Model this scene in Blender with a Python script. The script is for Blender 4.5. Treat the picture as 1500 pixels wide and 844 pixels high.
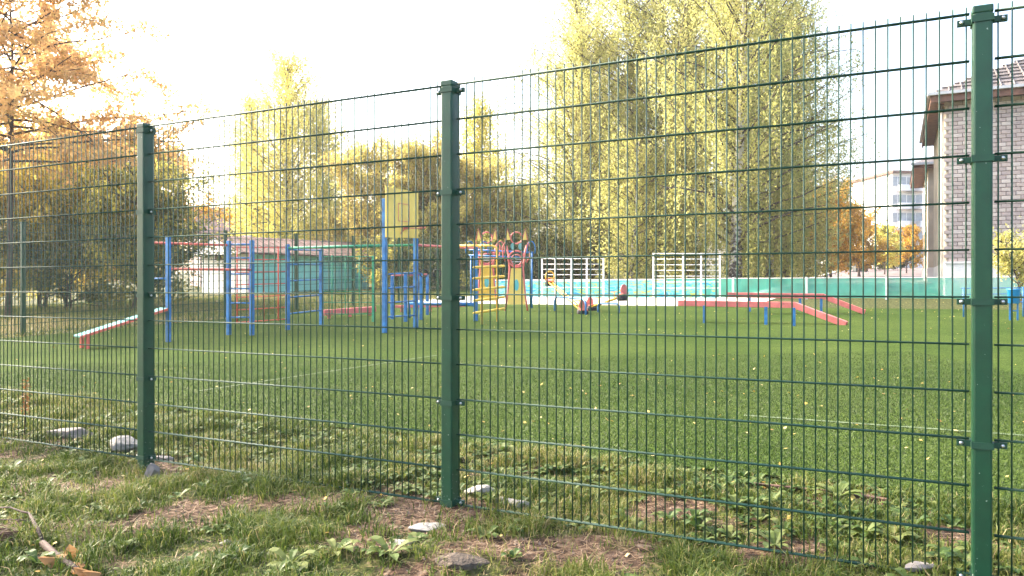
import bpy, math, random
import numpy as np
from mathutils import Vector, Matrix
R = math.radians
for o in list(bpy.data.objects): bpy.data.objects.remove(o)
S = bpy.context.scene
COL = S.collection
# ------------------------------------------------------------ camera
CAMZ = 1.392; F = 1134.0
cd = bpy.data.cameras.new('camera'); cam = bpy.data.objects.new('camera', cd); COL.objects.link(cam)
cd.sensor_width = 36; cd.lens = 36*F/1500; cd.clip_start = .05; cd.clip_end = 3000
cam.location = (0, 0, CAMZ); cam.rotation_euler = (R(90-.1), 0, 0)
S.camera = cam
# ------------------------------------------------------------ sky, sun, exposure
SUN_AZ = -60      # degrees from the view direction (+Y), negative is to the left
SUN_EL = 36
W = bpy.data.worlds.new('World'); S.world = W; W.use_nodes = True
nt = W.node_tree; bg = nt.nodes['Background']
sky = nt.nodes.new('ShaderNodeTexSky'); sky.sky_type = 'NISHITA'; sky.sun_disc = False
sky.sun_elevation = R(SUN_EL); sky.sun_rotation = R(SUN_AZ); sky.dust_density = 6; sky.air_density = 1.0; sky.ozone_density = 1.0
nt.links.new(sky.outputs[0], bg.inputs[0]); bg.inputs[1].default_value = .15
sd = bpy.data.lights.new('sun', 'SUN'); sd.energy = 1.5; sd.angle = R(11); sd.color = (1, .92, .78)
sun = bpy.data.objects.new('sun', sd); COL.objects.link(sun)
sdir = Vector((math.sin(R(SUN_AZ))*math.cos(R(SUN_EL)), math.cos(R(SUN_AZ))*math.cos(R(SUN_EL)), math.sin(R(SUN_EL))))
sun.rotation_euler = sdir.to_track_quat('Z', 'Y').to_euler(); sun.location = sdir*60
S.view_settings.view_transform = 'Standard'; S.view_settings.look = 'None'
S.view_settings.exposure = 2.62; S.view_settings.gamma = 1
S.render.engine = 'CYCLES'
S.render.resolution_x = 1024; S.render.resolution_y = 576
S.cycles.max_bounces = 7; S.cycles.transparent_max_bounces = 12

# ------------------------------------------------------------ coordinates of the place
GX, GY = .0144, .0286                      # the ground rises gently to the right and away
def gz(x, y): return GX*x + GY*y
U = np.array([.893, -.45]); U /= np.linalg.norm(U); V = np.array([-U[1], U[0]])
O2 = np.array([-13.77, 11.19])             # corner of the fenced field
def fp(a, b): p = O2 + a*U + b*V; return float(p[0]), float(p[1])
def fab(x, y): d = np.array([x, y])-O2; return float(d@U), float(d@V)
ANG = math.atan2(U[1], U[0])
def gp(px, py):                            # survey helper: ground point
    d = CAMZ/((py-420)/F + GY + GX*(px-750)/F); return ((px-750)/F*d, d)
def at(px, py, d): return ((px-750)/F*d, d, CAMZ-(py-420)/F*d)

# ------------------------------------------------------------ materials
MATS = {}
def mat(name, col, rough=.6, var=.12, scale=6, bump=0, bscale=60, metal=0, col2=None, detail=4, transl=0, spec=.5, alpha=None):
    if name in MATS: return MATS[name]
    m = bpy.data.materials.new(name); m.use_nodes = True; t = m.node_tree; N = t.nodes; L = t.links
    p = N['Principled BSDF']; p.inputs['Roughness'].default_value = rough; p.inputs['Metallic'].default_value = metal
    p.inputs['Specular IOR Level'].default_value = spec
    tc = N.new('ShaderNodeTexCoord'); nz = N.new('ShaderNodeTexNoise'); nz.inputs['Scale'].default_value = scale; nz.inputs['Detail'].default_value = detail
    L.new(tc.outputs['Object'], nz.inputs['Vector'])
    mx = N.new('ShaderNodeMix'); mx.data_type = 'RGBA'
    c2 = col2 if col2 else tuple(c*(1-2*var) for c in col)
    c1 = col if col2 else tuple(min(1, c*(1+var)) for c in col)
    mx.inputs[6].default_value = (*c1, 1); mx.inputs[7].default_value = (*c2, 1)
    rp = N.new('ShaderNodeMapRange'); rp.inputs[1].default_value = .3; rp.inputs[2].default_value = .7
    L.new(nz.outputs['Fac'], rp.inputs[0]); L.new(rp.outputs[0], mx.inputs[0]); L.new(mx.outputs[2], p.inputs['Base Color'])
    if bump:
        n2 = N.new('ShaderNodeTexNoise'); n2.inputs['Scale'].default_value = bscale; n2.inputs['Detail'].default_value = 6
        L.new(tc.outputs['Object'], n2.inputs['Vector'])
        b = N.new('ShaderNodeBump'); b.inputs['Strength'].default_value = bump; b.inputs['Distance'].default_value = .02
        L.new(n2.outputs['Fac'], b.inputs['Height']); L.new(b.outputs[0], p.inputs['Normal'])
    MATS[name] = m; return m
def weather(m, chip=(.10, .045, .025)):
    t = m.node_tree; N = t.nodes; L = t.links; p = N['Principled BSDF']; src = p.inputs['Base Color'].links[0].from_socket
    tc = N.new('ShaderNodeTexCoord'); n = N.new('ShaderNodeTexNoise'); n.inputs['Scale'].default_value = 16; n.inputs['Detail'].default_value = 7; n.inputs['Roughness'].default_value = .7
    L.new(tc.outputs['Object'], n.inputs['Vector']); g = N.new('ShaderNodeMapRange'); g.inputs[1].default_value = .62; g.inputs[2].default_value = .68; g.inputs[4].default_value = .75; L.new(n.outputs['Fac'], g.inputs[0])
    mx = N.new('ShaderNodeMix'); mx.data_type = 'RGBA'; L.new(g.outputs[0], mx.inputs[0]); L.new(src, mx.inputs[6]); mx.inputs[7].default_value = (*chip, 1); L.new(mx.outputs[2], p.inputs['Base Color'])
def leafmat(name, cols, transl=.45, rough=.5):
    """foliage: colour per leaf from the 'tone' attribute, some light passing through"""
    if name in MATS: return MATS[name]
    m = bpy.data.materials.new(name); m.use_nodes = True; t = m.node_tree; N = t.nodes; L = t.links
    p = N['Principled BSDF']; p.inputs['Roughness'].default_value = rough; p.inputs['Specular IOR Level'].default_value = .25
    a = N.new('ShaderNodeAttribute'); a.attribute_name = 'tone'
    r = N.new('ShaderNodeValToRGB'); e = r.color_ramp.elements
    for i, c in enumerate(cols):
        pos = i/(len(cols)-1)
        if i < 2: e[i].position = pos; e[i].color = (*c, 1)
        else: x = e.new(pos); x.color = (*c, 1)
    e[0].position = 0
    if len(cols) > 1:
        pass
    L.new(a.outputs['Fac'], r.inputs[0]); L.new(r.outputs[0], p.inputs['Base Color'])
    tr = N.new('ShaderNodeBsdfTranslucent'); L.new(r.outputs[0], tr.inputs[0])
    mx = N.new('ShaderNodeMixShader'); mx.inputs[0].default_value = transl
    L.new(p.outputs[0], mx.inputs[1]); L.new(tr.outputs[0], mx.inputs[2]); L.new(mx.outputs[0], N['Material Output'].inputs[0])
    MATS[name] = m; return m

GREEN = mat('green_coating', (.004, .052, .022), .42, .1, 14, bump=.05, bscale=200)
GREENW = mat('green_wire', (.006, .052, .026), .6, .1, 14)
ZINC = mat('zinc_bolt', (.6, .6, .6), .3, .1, 30, metal=.9)
BLUE = mat('blue_paint', (.018, .165, .40), .45, .22, 7)
RED = mat('red_paint', (.72, .13, .08), .5, .15, 7)
PINK = mat('faded_red_paint', (.70, .17, .14), .55, .15, 5)
YEL = mat('yellow_paint', (.86, .52, .06), .5, .12, 5)
YELB = mat('yellow_board', (.95, .62, .13), .5, .08, 3)
GRN = mat('green_paint', (.03, .30, .15), .5, .2, 6)
WHITE = mat('white_paint', (.75, .74, .70), .55, .08, 6)
BLACK = mat('black_rubber', (.02, .02, .022), .7, .2, 9)
TURQ = mat('turquoise_board', (.20, .42, .38), .9, .12, 5, spec=.1)
BROWN = mat('brown_edge', (.10, .05, .03), .8, .3, 12)

for m_ in (BLUE, RED, PINK, YEL, GRN): weather(m_)
# ------------------------------------------------------------ mesh helpers
class MB:
    def __init__(s): s.v = []; s.f = []
    def quadbox(s, c, ax, ay, az):
        c = Vector(c); ax, ay, az = Vector(ax), Vector(ay), Vector(az); n = len(s.v)
        for i in (-1, 1):
            for j in (-1, 1):
                for k in (-1, 1): s.v.append(tuple(c+ax*i+ay*j+az*k))
        for f in ((0,1,3,2), (4,6,7,5), (0,4,5,1), (2,3,7,6), (0,2,6,4), (1,5,7,3)): s.f.append(tuple(n+i for i in f))
        return s
    def box(s, c, size, ang=0):
        ca, sa = math.cos(ang), math.sin(ang)
        return s.quadbox(c, (ca*size[0]/2, sa*size[0]/2, 0), (-sa*size[1]/2, ca*size[1]/2, 0), (0, 0, size[2]/2))
    def bar(s, a, b, w, h, up=(0, 0, 1)):
        a, b = Vector(a), Vector(b); d = b-a; x = d.cross(Vector(up))
        if x.length < 1e-6: x = d.cross(Vector((1, 0, 0)))
        x.normalize(); z = x.cross(d).normalized()
        return s.quadbox((a+b)/2, d/2, x*w/2, z*h/2)
    def tube(s, pts, r, n=6, cap=True):
        pts = [Vector(p) for p in pts]; k = len(pts)
        rs = r if isinstance(r, (list, tuple)) else [r]*k
        base = len(s.v); prev = None
        for i, p in enumerate(pts):
            d = (pts[min(i+1, k-1)]-pts[max(i-1, 0)])
            if d.length < 1e-9: d = Vector((0, 0, 1))
            d.normalize()
            if prev is None:
                x = d.cross(Vector((0, 0, 1)))
                if x.length < .05: x = d.cross(Vector((0, 1, 0)))
            else: x = prev - d*prev.dot(d)
            x.normalize(); prev = x; y = d.cross(x)
            for j in range(n):
                a = 2*math.pi*j/n; s.v.append(tuple(p+(x*math.cos(a)+y*math.sin(a))*rs[i]))
        for i in range(k-1):
            for j in range(n):
                a = base+i*n+j; b = base+i*n+(j+1) % n; s.f.append((a, b, b+n, a+n))
        if cap:
            s.f.append(tuple(base+j for j in range(n))[::-1]); s.f.append(tuple(base+(k-1)*n+j for j in range(n)))
        return s
    def ring(s, c, ax, ay, R_, r, n=20, m=6):
        c, ax, ay = Vector(c), Vector(ax).normalized(), Vector(ay).normalized(); az = ax.cross(ay); b = len(s.v)
        for i in range(n):
            t = 2*math.pi*i/n; d = ax*math.cos(t)+ay*math.sin(t)
            for j in range(m):
                q = 2*math.pi*j/m; s.v.append(tuple(c+d*(R_+r*math.cos(q))+az*(r*math.sin(q))))
        for i in range(n):
            for j in range(m):
                s.f.append((b+i*m+j, b+((i+1) % n)*m+j, b+((i+1) % n)*m+(j+1) % m, b+i*m+(j+1) % m))
        return s
    def prism(s, poly, off):               # planar polygon (3D points) with thickness vector
        n = len(s.v); k = len(poly); off = Vector(off)
        for p in poly: s.v.append(tuple(Vector(p)-off/2))
        for p in poly: s.v.append(tuple(Vector(p)+off/2))
        s.f.append(tuple(n+i for i in range(k))[::-1]); s.f.append(tuple(n+k+i for i in range(k)))
        for i in range(k): j = (i+1) % k; s.f.append((n+i, n+j, n+k+j, n+k+i))
        return s
    def mesh(s, name, org=(0, 0, 0)):
        m = bpy.data.meshes.new(name)
        o = Vector(org); m.from_pydata([tuple(Vector(p)-o) for p in s.v], [], s.f); m.validate(); m.update(); return m
    def build(s, name, mt, parent=None, smooth=False, bevel=0):
        org = WORG.get(parent.name, Vector((0, 0, 0))) if parent else Vector((0, 0, 0))
        m = s.mesh(name, org); m.materials.append(mt)
        if smooth: m.polygons.foreach_set('use_smooth', [True]*len(m.polygons))
        o = bpy.data.objects.new(name, m); COL.objects.link(o)
        if parent: o.parent = parent
        WORG[o.name] = org.copy()
        if bevel:
            b = o.modifiers.new('bevel', 'BEVEL'); b.width = bevel; b.segments = 2; b.limit_method = 'ANGLE'
        return o
WORG = {}
def thing(name, label, cat, loc, group=None):
    o = bpy.data.objects.new(name, None); COL.objects.link(o); o.location = loc; o.empty_display_size = .2
    WORG[o.name] = Vector(loc); tag(o, label, cat, group); return o
def tag(o, label=None, cat=None, group=None, kind=None):
    if label: o['label'] = label
    if cat: o['category'] = cat
    if group: o['group'] = group
    if kind: o['kind'] = kind
    return o
def npmesh(name, verts, faces_n, tone, mt, parent=None, org=(0, 0, 0)):
    """verts (M,3); polygons of faces_n corners each, laid out in order; tone per polygon"""
    verts = np.asarray(verts, np.float32)-np.asarray(org, np.float32)
    m = bpy.data.meshes.new(name); n = len(verts); k = n//faces_n
    m.vertices.add(n); m.vertices.foreach_set('co', verts.ravel())
    m.loops.add(n); m.loops.foreach_set('vertex_index', np.arange(n, dtype=np.int32))
    m.polygons.add(k); m.polygons.foreach_set('loop_start', np.arange(k, dtype=np.int32)*faces_n)
    m.polygons.foreach_set('loop_total', np.full(k, faces_n, np.int32))
    a = m.attributes.new('tone', 'FLOAT', 'FACE'); a.data.foreach_set('value', np.clip(tone, 0, 1).astype(np.float32))
    m.update(calc_edges=True); m.materials.append(mt)
    o = bpy.data.objects.new(name, m); COL.objects.link(o)
    if parent: o.parent = parent
    WORG[o.name] = Vector(org); return o
def vnoise(x, y, sc, seed=0):
    x = np.asarray(x)*sc+seed*17.3; y = np.asarray(y)*sc+seed*9.1
    xi = np.floor(x).astype(int); yi = np.floor(y).astype(int); fx = x-xi; fy = y-yi
    def h(i, j): q = np.sin(i*127.1+j*311.7+seed*74.7)*43758.5453; return q-np.floor(q)
    fx = fx*fx*(3-2*fx); fy = fy*fy*(3-2*fy)
    return (h(xi, yi)*(1-fx)+h(xi+1, yi)*fx)*(1-fy)+(h(xi, yi+1)*(1-fx)+h(xi+1, yi+1)*fx)*fy

# ============================================================ GROUND
TURF_NEAR = lambda a: 1.62-.036*(a-10)     # near edge of the turf (field coordinates)
TA0, TA1, TB1 = .7, 30.0, 20.3
DIRT = [(*gp(125, 705), .55, .22), (*gp(205, 690), .40, .16), (*gp(640, 748), .42, .16), (*gp(600, 790), .45, .18), (*gp(660, 824), .55, .20), (*gp(260, 760), .35, .12),
        (*gp(860, 800), .45, .12), (*gp(980, 745), .35, .08), (*gp(20, 655), .6, .2), (*gp(320, 740), .3, .1), (*gp(1230, 735), .35, .10), (*gp(1460, 800), .3, .12), (*gp(1150, 815), .3, .1), (*gp(450, 735), .35, .1), (*gp(760, 690), .3, .08)]
def dirtmap(x, y):
    x = np.asarray(x, float); y = np.asarray(y, float); d = np.zeros_like(x)
    for cx, cy, rx, ry in DIRT:
        q = ((x-cx)/rx)**2+((y-cy)/(ry*2.2))**2; d = np.maximum(d, np.clip(1.5-1.1*q, 0, 1))
    n = vnoise(x, y, 3.1, 1)*.6+vnoise(x, y, 8, 2)*.4
    return np.clip(d*.62+(n-.5)*1.5-.02, 0, 1)
def turfmask(x, y):
    dx = np.asarray(x)-O2[0]; dy = np.asarray(y)-O2[1]
    a = dx*U[0]+dy*U[1]; b = dx*V[0]+dy*V[1]
    return (a > TA0) & (a < TA1) & (b > TURF_NEAR(a)) & (b < TB1), a, b
def nearz(x, y):
    """ground height with small relief near the fence"""
    x = np.asarray(x, float); y = np.asarray(y, float)
    tm, a, b = turfmask(x, y)
    relief = (vnoise(x, y, 1.3, 5)-.5)*.07+(vnoise(x, y, 5, 6)-.5)*.03+(vnoise(x, y, 17, 7)-.5)*.014
    edge = np.clip((TURF_NEAR(a)-b)/.35, 0, 1)
    fade = np.clip((14-y)/4, 0, 1)*np.clip((11-np.abs(x))/3, 0, 1)
    z = GX*x+GY*y+np.where(tm, -.03, relief*edge*fade-.012*(1-edge))
    z = z-.055*np.exp(-(((x+2.65)/1.2)**2+((y-5.55)/.6)**2))
    z = z+.05*np.exp(-(((x-MND[0])/.42)**2+((y-MND[1])/.20)**2))*(1+.5*(vnoise(x, y, 9, 8)-.5))
    return z
MND = gp(655, 822)
def axis(lo, hi, step, far):
    c = list(np.arange(lo, hi+1e-6, step)); g = step; x = hi
    while x < far: g *= 1.35; x += g; c.append(x)
    g = step; x = lo
    while x > -far: g *= 1.35; x -= g; c.insert(0, x)
    return np.array(c)
xs = axis(-7.5, 4.5, .05, 260); ys = axis(2.8, 9.5, .05, 330)
gx, gy = np.meshgrid(xs, ys); z = nearz(gx, gy)
nx, ny = len(xs), len(ys)
gm = bpy.data.meshes.new('ground')
idx = np.arange(nx*ny).reshape(ny, nx)
q = np.stack([idx[:-1, :-1], idx[:-1, 1:], idx[1:, 1:], idx[1:, :-1]], -1).reshape(-1, 4)
gm.vertices.add(nx*ny); gm.vertices.foreach_set('co', np.stack([gx, gy, z], -1).astype(np.float32).ravel())
gm.loops.add(q.size); gm.loops.foreach_set('vertex_index', q.astype(np.int32).ravel())
gm.polygons.add(len(q)); gm.polygons.foreach_set('loop_start', np.arange(len(q), dtype=np.int32)*4); gm.polygons.foreach_set('loop_total', np.full(len(q), 4, np.int32))
at_ = gm.attributes.new('dirt', 'FLOAT', 'POINT'); at_.data.foreach_set('value', dirtmap(gx, gy).astype(np.float32).ravel())
gm.update(calc_edges=True); gm.polygons.foreach_set('use_smooth', [True]*len(q))
def ground_material():
    m = bpy.data.materials.new('ground_soil_and_grass'); m.use_nodes = True; t = m.node_tree; N = t.nodes; L = t.links; p = N['Principled BSDF']
    p.inputs['Roughness'].default_value = .95; p.inputs['Specular IOR Level'].default_value = .15
    tc = N.new('ShaderNodeTexCoord')
    def noise(sc, det=6):
        n = N.new('ShaderNodeTexNoise'); n.inputs['Scale'].default_value = sc; n.inputs['Detail'].default_value = det; L.new(tc.outputs['Object'], n.inputs['Vector']); return n
    def ramp(src, cols):
        r = N.new('ShaderNodeValToRGB'); e = r.color_ramp.elements
        e[0].position, e[0].color = cols[0][0], (*cols[0][1], 1); e[1].position, e[1].color = cols[-1][0], (*cols[-1][1], 1)
        for ps, c in cols[1:-1]: x = e.new(ps); x.color = (*c, 1)
        L.new(src, r.inputs[0]); return r
    soil = ramp(noise(22, 10).outputs['Fac'], [(.36, (.020, .013, .008)), (.48, (.075, .045, .028)), (.58, (.13, .085, .055)), (.70, (.24, .18, .13))])
    grass = ramp(noise(14, 10).outputs['Fac'], [(.36, (.014, .018, .005)), (.5, (.045, .055, .014)), (.62, (.10, .10, .03)), (.75, (.17, .13, .07))])
    a = N.new('ShaderNodeAttribute'); a.attribute_name = 'dirt'
    mx = N.new('ShaderNodeMix'); mx.data_type = 'RGBA'; rg = N.new('ShaderNodeMapRange'); rg.inputs[1].default_value = .25; rg.inputs[2].default_value = .6
    L.new(a.outputs['Fac'], rg.inputs[0]); L.new(rg.outputs[0], mx.inputs[0]); L.new(grass.outputs[0], mx.inputs[6]); L.new(soil.outputs[0], mx.inputs[7])
    L.new(mx.outputs[2], p.inputs['Base Color'])
    b = N.new('ShaderNodeBump'); b.inputs['Strength'].default_value = .9; b.inputs['Distance'].default_value = .03
    L.new(noise(45, 8).outputs['Fac'], b.inputs['Height']); L.new(b.outputs[0], p.inputs['Normal'])
    return m
gm.materials.append(ground_material())
ground = bpy.data.objects.new('ground', gm); COL.objects.link(ground); tag(ground, kind='structure')

def sheet(name, corners, lift, mt, n=1, kind='structure'):
    """a flat sheet on the sloping ground, corners as (x, y)"""
    mb = MB(); mb.v = [(x, y, gz(x, y)+lift) for x, y in corners]; mb.f = [tuple(range(len(corners)))]
    o = mb.build(name, mt); tag(o, kind=kind); return o
def turf_material():
    m = bpy.data.materials.new('artificial_turf'); m.use_nodes = True; t = m.node_tree; N = t.nodes; L = t.links; p = N['Principled BSDF']
    p.inputs['Roughness'].default_value = .95; p.inputs['Specular IOR Level'].default_value = .05
    tc = N.new('ShaderNodeTexCoord')
    def noise(sc, det):
        n = N.new('ShaderNodeTexNoise'); n.inputs['Scale'].default_value = sc; n.inputs['Detail'].default_value = det; L.new(tc.outputs['Object'], n.inputs['Vector']); return n
    n1 = noise(55, 5); n2 = noise(.45, 5); n3 = noise(5, 6)
    def ramp(src, a, c1, b, c2):
        r = N.new('ShaderNodeValToRGB'); e = r.color_ramp.elements; e[0].position = a; e[0].color = (*c1, 1); e[1].position = b; e[1].color = (*c2, 1); L.new(src, r.inputs[0]); return r
    r1 = ramp(n1.outputs['Fac'], .36, (.018, .038, .006), .64, (.080, .120, .026))
    r2 = ramp(n2.outputs['Fac'], .35, (.72, .80, .66), .65, (1.18, 1.10, 1.12))
    r3 = ramp(n3.outputs['Fac'], .3, (.85, .85, .85), .7, (1.1, 1.1, 1.05))
    x1 = N.new('ShaderNodeMix'); x1.data_type = 'RGBA'; x1.blend_type = 'MULTIPLY'; x1.inputs[0].default_value = 1
    x2 = N.new('ShaderNodeMix'); x2.data_type = 'RGBA'; x2.blend_type = 'MULTIPLY'; x2.inputs[0].default_value = 1
    L.new(r1.outputs[0], x1.inputs[6]); L.new(r2.outputs[0], x1.inputs[7]); L.new(x1.outputs[2], x2.inputs[6]); L.new(r3.outputs[0], x2.inputs[7])
    L.new(x2.outputs[2], p.inputs['Base Color'])
    b = N.new('ShaderNodeBump'); b.inputs['Strength'].default_value = 1.0; b.inputs['Distance'].default_value = .03; L.new(n1.outputs['Fac'], b.inputs['Height']); L.new(b.outputs[0], p.inputs['Normal'])
    return m
TURF = turf_material()
edge = []
for a in np.linspace(TA0, TA1, 90):
    edge.append(fp(a, TURF_NEAR(a)+(float(vnoise(a, 0, 1.4, 3))-.5)*.16))
sheet('artificial_turf', edge+[fp(TA1, TB1), fp(TA0, TB1)], .012, TURF)
LINE = mat('worn_white_line', (.13, .17, .085), .9, .25, 14, col2=(.04, .07, .018))
def strip(name, p, q, w, lift, mt):
    p, q = np.array(p), np.array(q); d = (q-p)/np.linalg.norm(q-p); n = np.array([-d[1], d[0]])*w/2
    return sheet(name, [tuple(p-n), tuple(q-n), tuple(q+n), tuple(p+n)], lift, mt)
strip('field_line', gp(290, 575), gp(640, 522), .045, .017, LINE)
strip('field_line', gp(1090, 611), gp(1560, 645), .05, .017, LINE)
CONC = mat('pale_concrete', (.55, .50, .43), .9, .12, 3, bump=.3, bscale=30)
sheet('path', [fp(-.2, TB1+.05), fp(13.2, TB1+.05), fp(13.2, 26.4), fp(-.2, 26.4)], .014, CONC)
ASPH = mat('worn_asphalt', (.16, .12, .11), .95, .2, 1.5, bump=.3)
k0, k1 = np.array(gp(1120, 430)), np.array(gp(1238, 395))
kd = (k1-k0)/np.linalg.norm(k1-k0)
sheet('road', [tuple(k0), tuple(k0+kd*170), tuple(k0+kd*170+np.array([70, 0])), (38, 36), (26, 33)], .02, ASPH)
kb = MB(); p0, p1 = k0-kd*2, k0+kd*110
kb.bar((p0[0], p0[1], gz(*p0)+.05), (p1[0], p1[1], gz(*p1)+.05), .35, .14); tag(kb.build('kerb', CONC), kind='structure')

# ============================================================ NEAR FENCE
WIRE_TOP = CAMZ+1.156; LEV = .2
X0, Y0 = -.3016, .003896*F                 # first vertical wire of the panel right of the middle post
fu = Vector((U[0], U[1], 0)); fv = Vector((V[0], V[1], 0))
def fence_pt(t, off=0, z=0): p = Vector((X0, Y0, 0))+fu*t+fv*off; p.z = z; return p
vm = MB().tube([(0, 0, -2.43), (0, 0, 0)], .0037, 6).mesh('vertical_wire'); vm.materials.append(GREENW); vm.polygons.foreach_set('use_smooth', [True]*len(vm.polygons))
hm = MB().tube([fu*-.012, fu*2.512], .0044, 6).mesh('horizontal_wire'); hm.materials.append(GREENW); hm.polygons.foreach_set('use_smooth', [True]*len(hm.polygons))
def near_panel(t0, label):
    base = fence_pt(t0+1.25, 0, WIRE_TOP-2.4); th = thing('mesh_fence', label, 'fence', base, 'mesh panels of the near fence')
    for k in range(51):
        o = bpy.data.objects.new('vertical_wire', vm); COL.objects.link(o); o.parent = th
        o.location = fence_pt(t0+k*.05, 0, WIRE_TOP+.03)-base
        o.rotation_euler = (random.uniform(-.0015, .0015), random.uniform(-.0015, .0015), 0)
    for j in range(13):
        for s in (-1, 1):
            o = bpy.data.objects.new('horizontal_wire', hm); COL.objects.link(o); o.parent = th
            o.location = fence_pt(t0, s*.0078, WIRE_TOP-j*LEV)-base
PITCH = 2.615
random.seed(3)
near_panel(0, 'green wire mesh fence section between the scuffed post and the brick building post')
near_panel(-PITCH+.02, 'green wire mesh fence section between the scuffed post and the stone footed post')
near_panel(-2*PITCH+.03, 'green wire mesh fence section in front of the orange larch tree')
near_panel(PITCH, 'green wire mesh fence section in front of the blue bin')
def near_post(t, label, zb, clips=(0, 3, 6, 9, 12)):
    b = fence_pt(t, 0, zb); th = thing('fence_post', label, 'fence post', b, 'posts of the near fence')
    top = WIRE_TOP-.018; c = fence_pt(t, 0, (zb+top)/2)
    MB().quadbox(c, fu*.036, fv*.048, (0, 0, (top-zb)/2+.02)).build('post_body', POSTM, th, bevel=.009)
    MB().quadbox(fence_pt(t, 0, top+.020), fu*.0385, fv*.0505, (0, 0, .017)).build('post_cap', GREEN, th, bevel=.006)
    for j in clips:
        z = WIRE_TOP-j*LEV-.020-(.016 if j == 0 else 0)
        if j == 12: z += .035
        m = MB()
        for s in (-1, 1):
            m.quadbox(fence_pt(t, s*.0512, z), fu*.040, fv*.0016, (0, 0, .014))
        for s in (-1, 1):
            m.quadbox(fence_pt(t+s*.064, 0, z), fu*.0275, fv*.010, (0, 0, .0125))
            m.quadbox(fence_pt(t+s*.0390, 0, z), fu*.0016, fv*.0525, (0, 0, .014))
        cl = m.build('clamp', GREENW, th)
        for s in (-1, 1):
            p = fence_pt(t+s*.075, -.011, z); MB().tube([p, p-fv*.006, p-fv*.0085], [.0085, .0075, .003], 10).build('bolt', ZINC, cl, True)
def post_material():
    m = GREEN.copy(); m.name = 'green_post_scuffed'; t = m.node_tree; N = t.nodes; L = t.links; p = N['Principled BSDF']
    src = p.inputs['Base Color'].links[0].from_socket
    tc = N.new('ShaderNodeTexCoord'); n = N.new('ShaderNodeTexNoise'); n.inputs['Scale'].default_value = 75; n.inputs['Detail'].default_value = 3
    L.new(tc.outputs['Object'], n.inputs['Vector'])
    sx = N.new('ShaderNodeSeparateXYZ'); L.new(tc.outputs['Object'], sx.inputs[0])
    hr = N.new('ShaderNodeMapRange'); hr.inputs[1].default_value = .35; hr.inputs[2].default_value = .02; hr.inputs[3].default_value = .0; hr.inputs[4].default_value = .15
    L.new(sx.outputs['Z'], hr.inputs[0])
    ad = N.new('ShaderNodeMath'); ad.operation = 'ADD'; L.new(n.outputs['Fac'], ad.inputs[0]); L.new(hr.outputs[0], ad.inputs[1])
    g = N.new('ShaderNodeMapRange'); g.inputs[1].default_value = .735; g.inputs[2].default_value = .76; L.new(ad.outputs[0], g.inputs[0])
    mx = N.new('ShaderNodeMix'); mx.data_type = 'RGBA'; L.new(g.outputs[0], mx.inputs[0]); L.new(src, mx.inputs[6]); mx.inputs[7].default_value = (.30, .36, .30, 1)
    L.new(mx.outputs[2], p.inputs['Base Color'])
    return m
POSTM = post_material()
near_post(-.0575, 'green fence post with scuffed paint specks at its foot, beside the broken concrete', .07)
near_post(-.0575-PITCH+.045, 'green fence post with a small grey stone leaning on its foot', .02)
near_post(2.5575, 'green fence post in front of the brick building, clamped at both sides', .02)

# ============================================================ LEFT AND BACK FENCE
def far_post(a, b, label):
    x, y = fp(a, b); z = gz(x, y); th = thing('fence_post', label, 'fence post', (x, y, z), 'posts of the far fence')
    MB().box((x, y, z+1.2), (.07, .07, 2.5), ANG).build('post_body', GREEN, th)
    MB().box((x, y, z+2.46), (.08, .08, .03), ANG).build('post_cap', GREEN, th)
def far_panel(a0, b0, a1, b1, label):
    (x0, y0), (x1, y1) = fp(a0, b0), fp(a1, b1); n = 54
    th = thing('mesh_fence', label, 'fence', ((x0+x1)/2, (y0+y1)/2, gz((x0+x1)/2, (y0+y1)/2)+.05), 'mesh panels of the far fence')
    m = MB()
    for k in range(1, n):
        t = k/n; x, y = x0+(x1-x0)*t, y0+(y1-y0)*t; m.tube([(x, y, gz(x, y)+.05), (x, y, gz(x, y)+2.46)], .003, 3, False)
    tag(m.build('vertical_wires', GREENW, th), kind='stuff')
    for j in range(13):
        MB().tube([(x0, y0, gz(x0, y0)+.05+.2*j), (x1, y1, gz(x1, y1)+.05+.2*j)], .006, 4, False).build('horizontal_wire', GREENW, th)
bs = [3.75, 6.45, 9.35, 12.1, 14.95, 17.8, 20.55, 23.3, 26.1, 28.9, 31.7, 34.5, 37.3]
names = ['beside the yellow bushes', 'left of the sloping board', 'between the orange larch and the sloping board', 'behind the red bars', 'behind the ladder with the first blue rungs',
         'in front of the turquoise garage', 'seen beneath the yellow backboard', 'just right of the basketball frame', 'behind the ring bar', 'behind the yellow ladder', 'behind the animal climber', 'behind the climber ears', 'beside the white wall bars']
for i, b in enumerate(bs):
    far_post(.25, b, 'dark green fence post %s' % names[i])
    if i: far_panel(.25, bs[i-1], .25, b, 'mesh section at post %s' % names[i])

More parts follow.
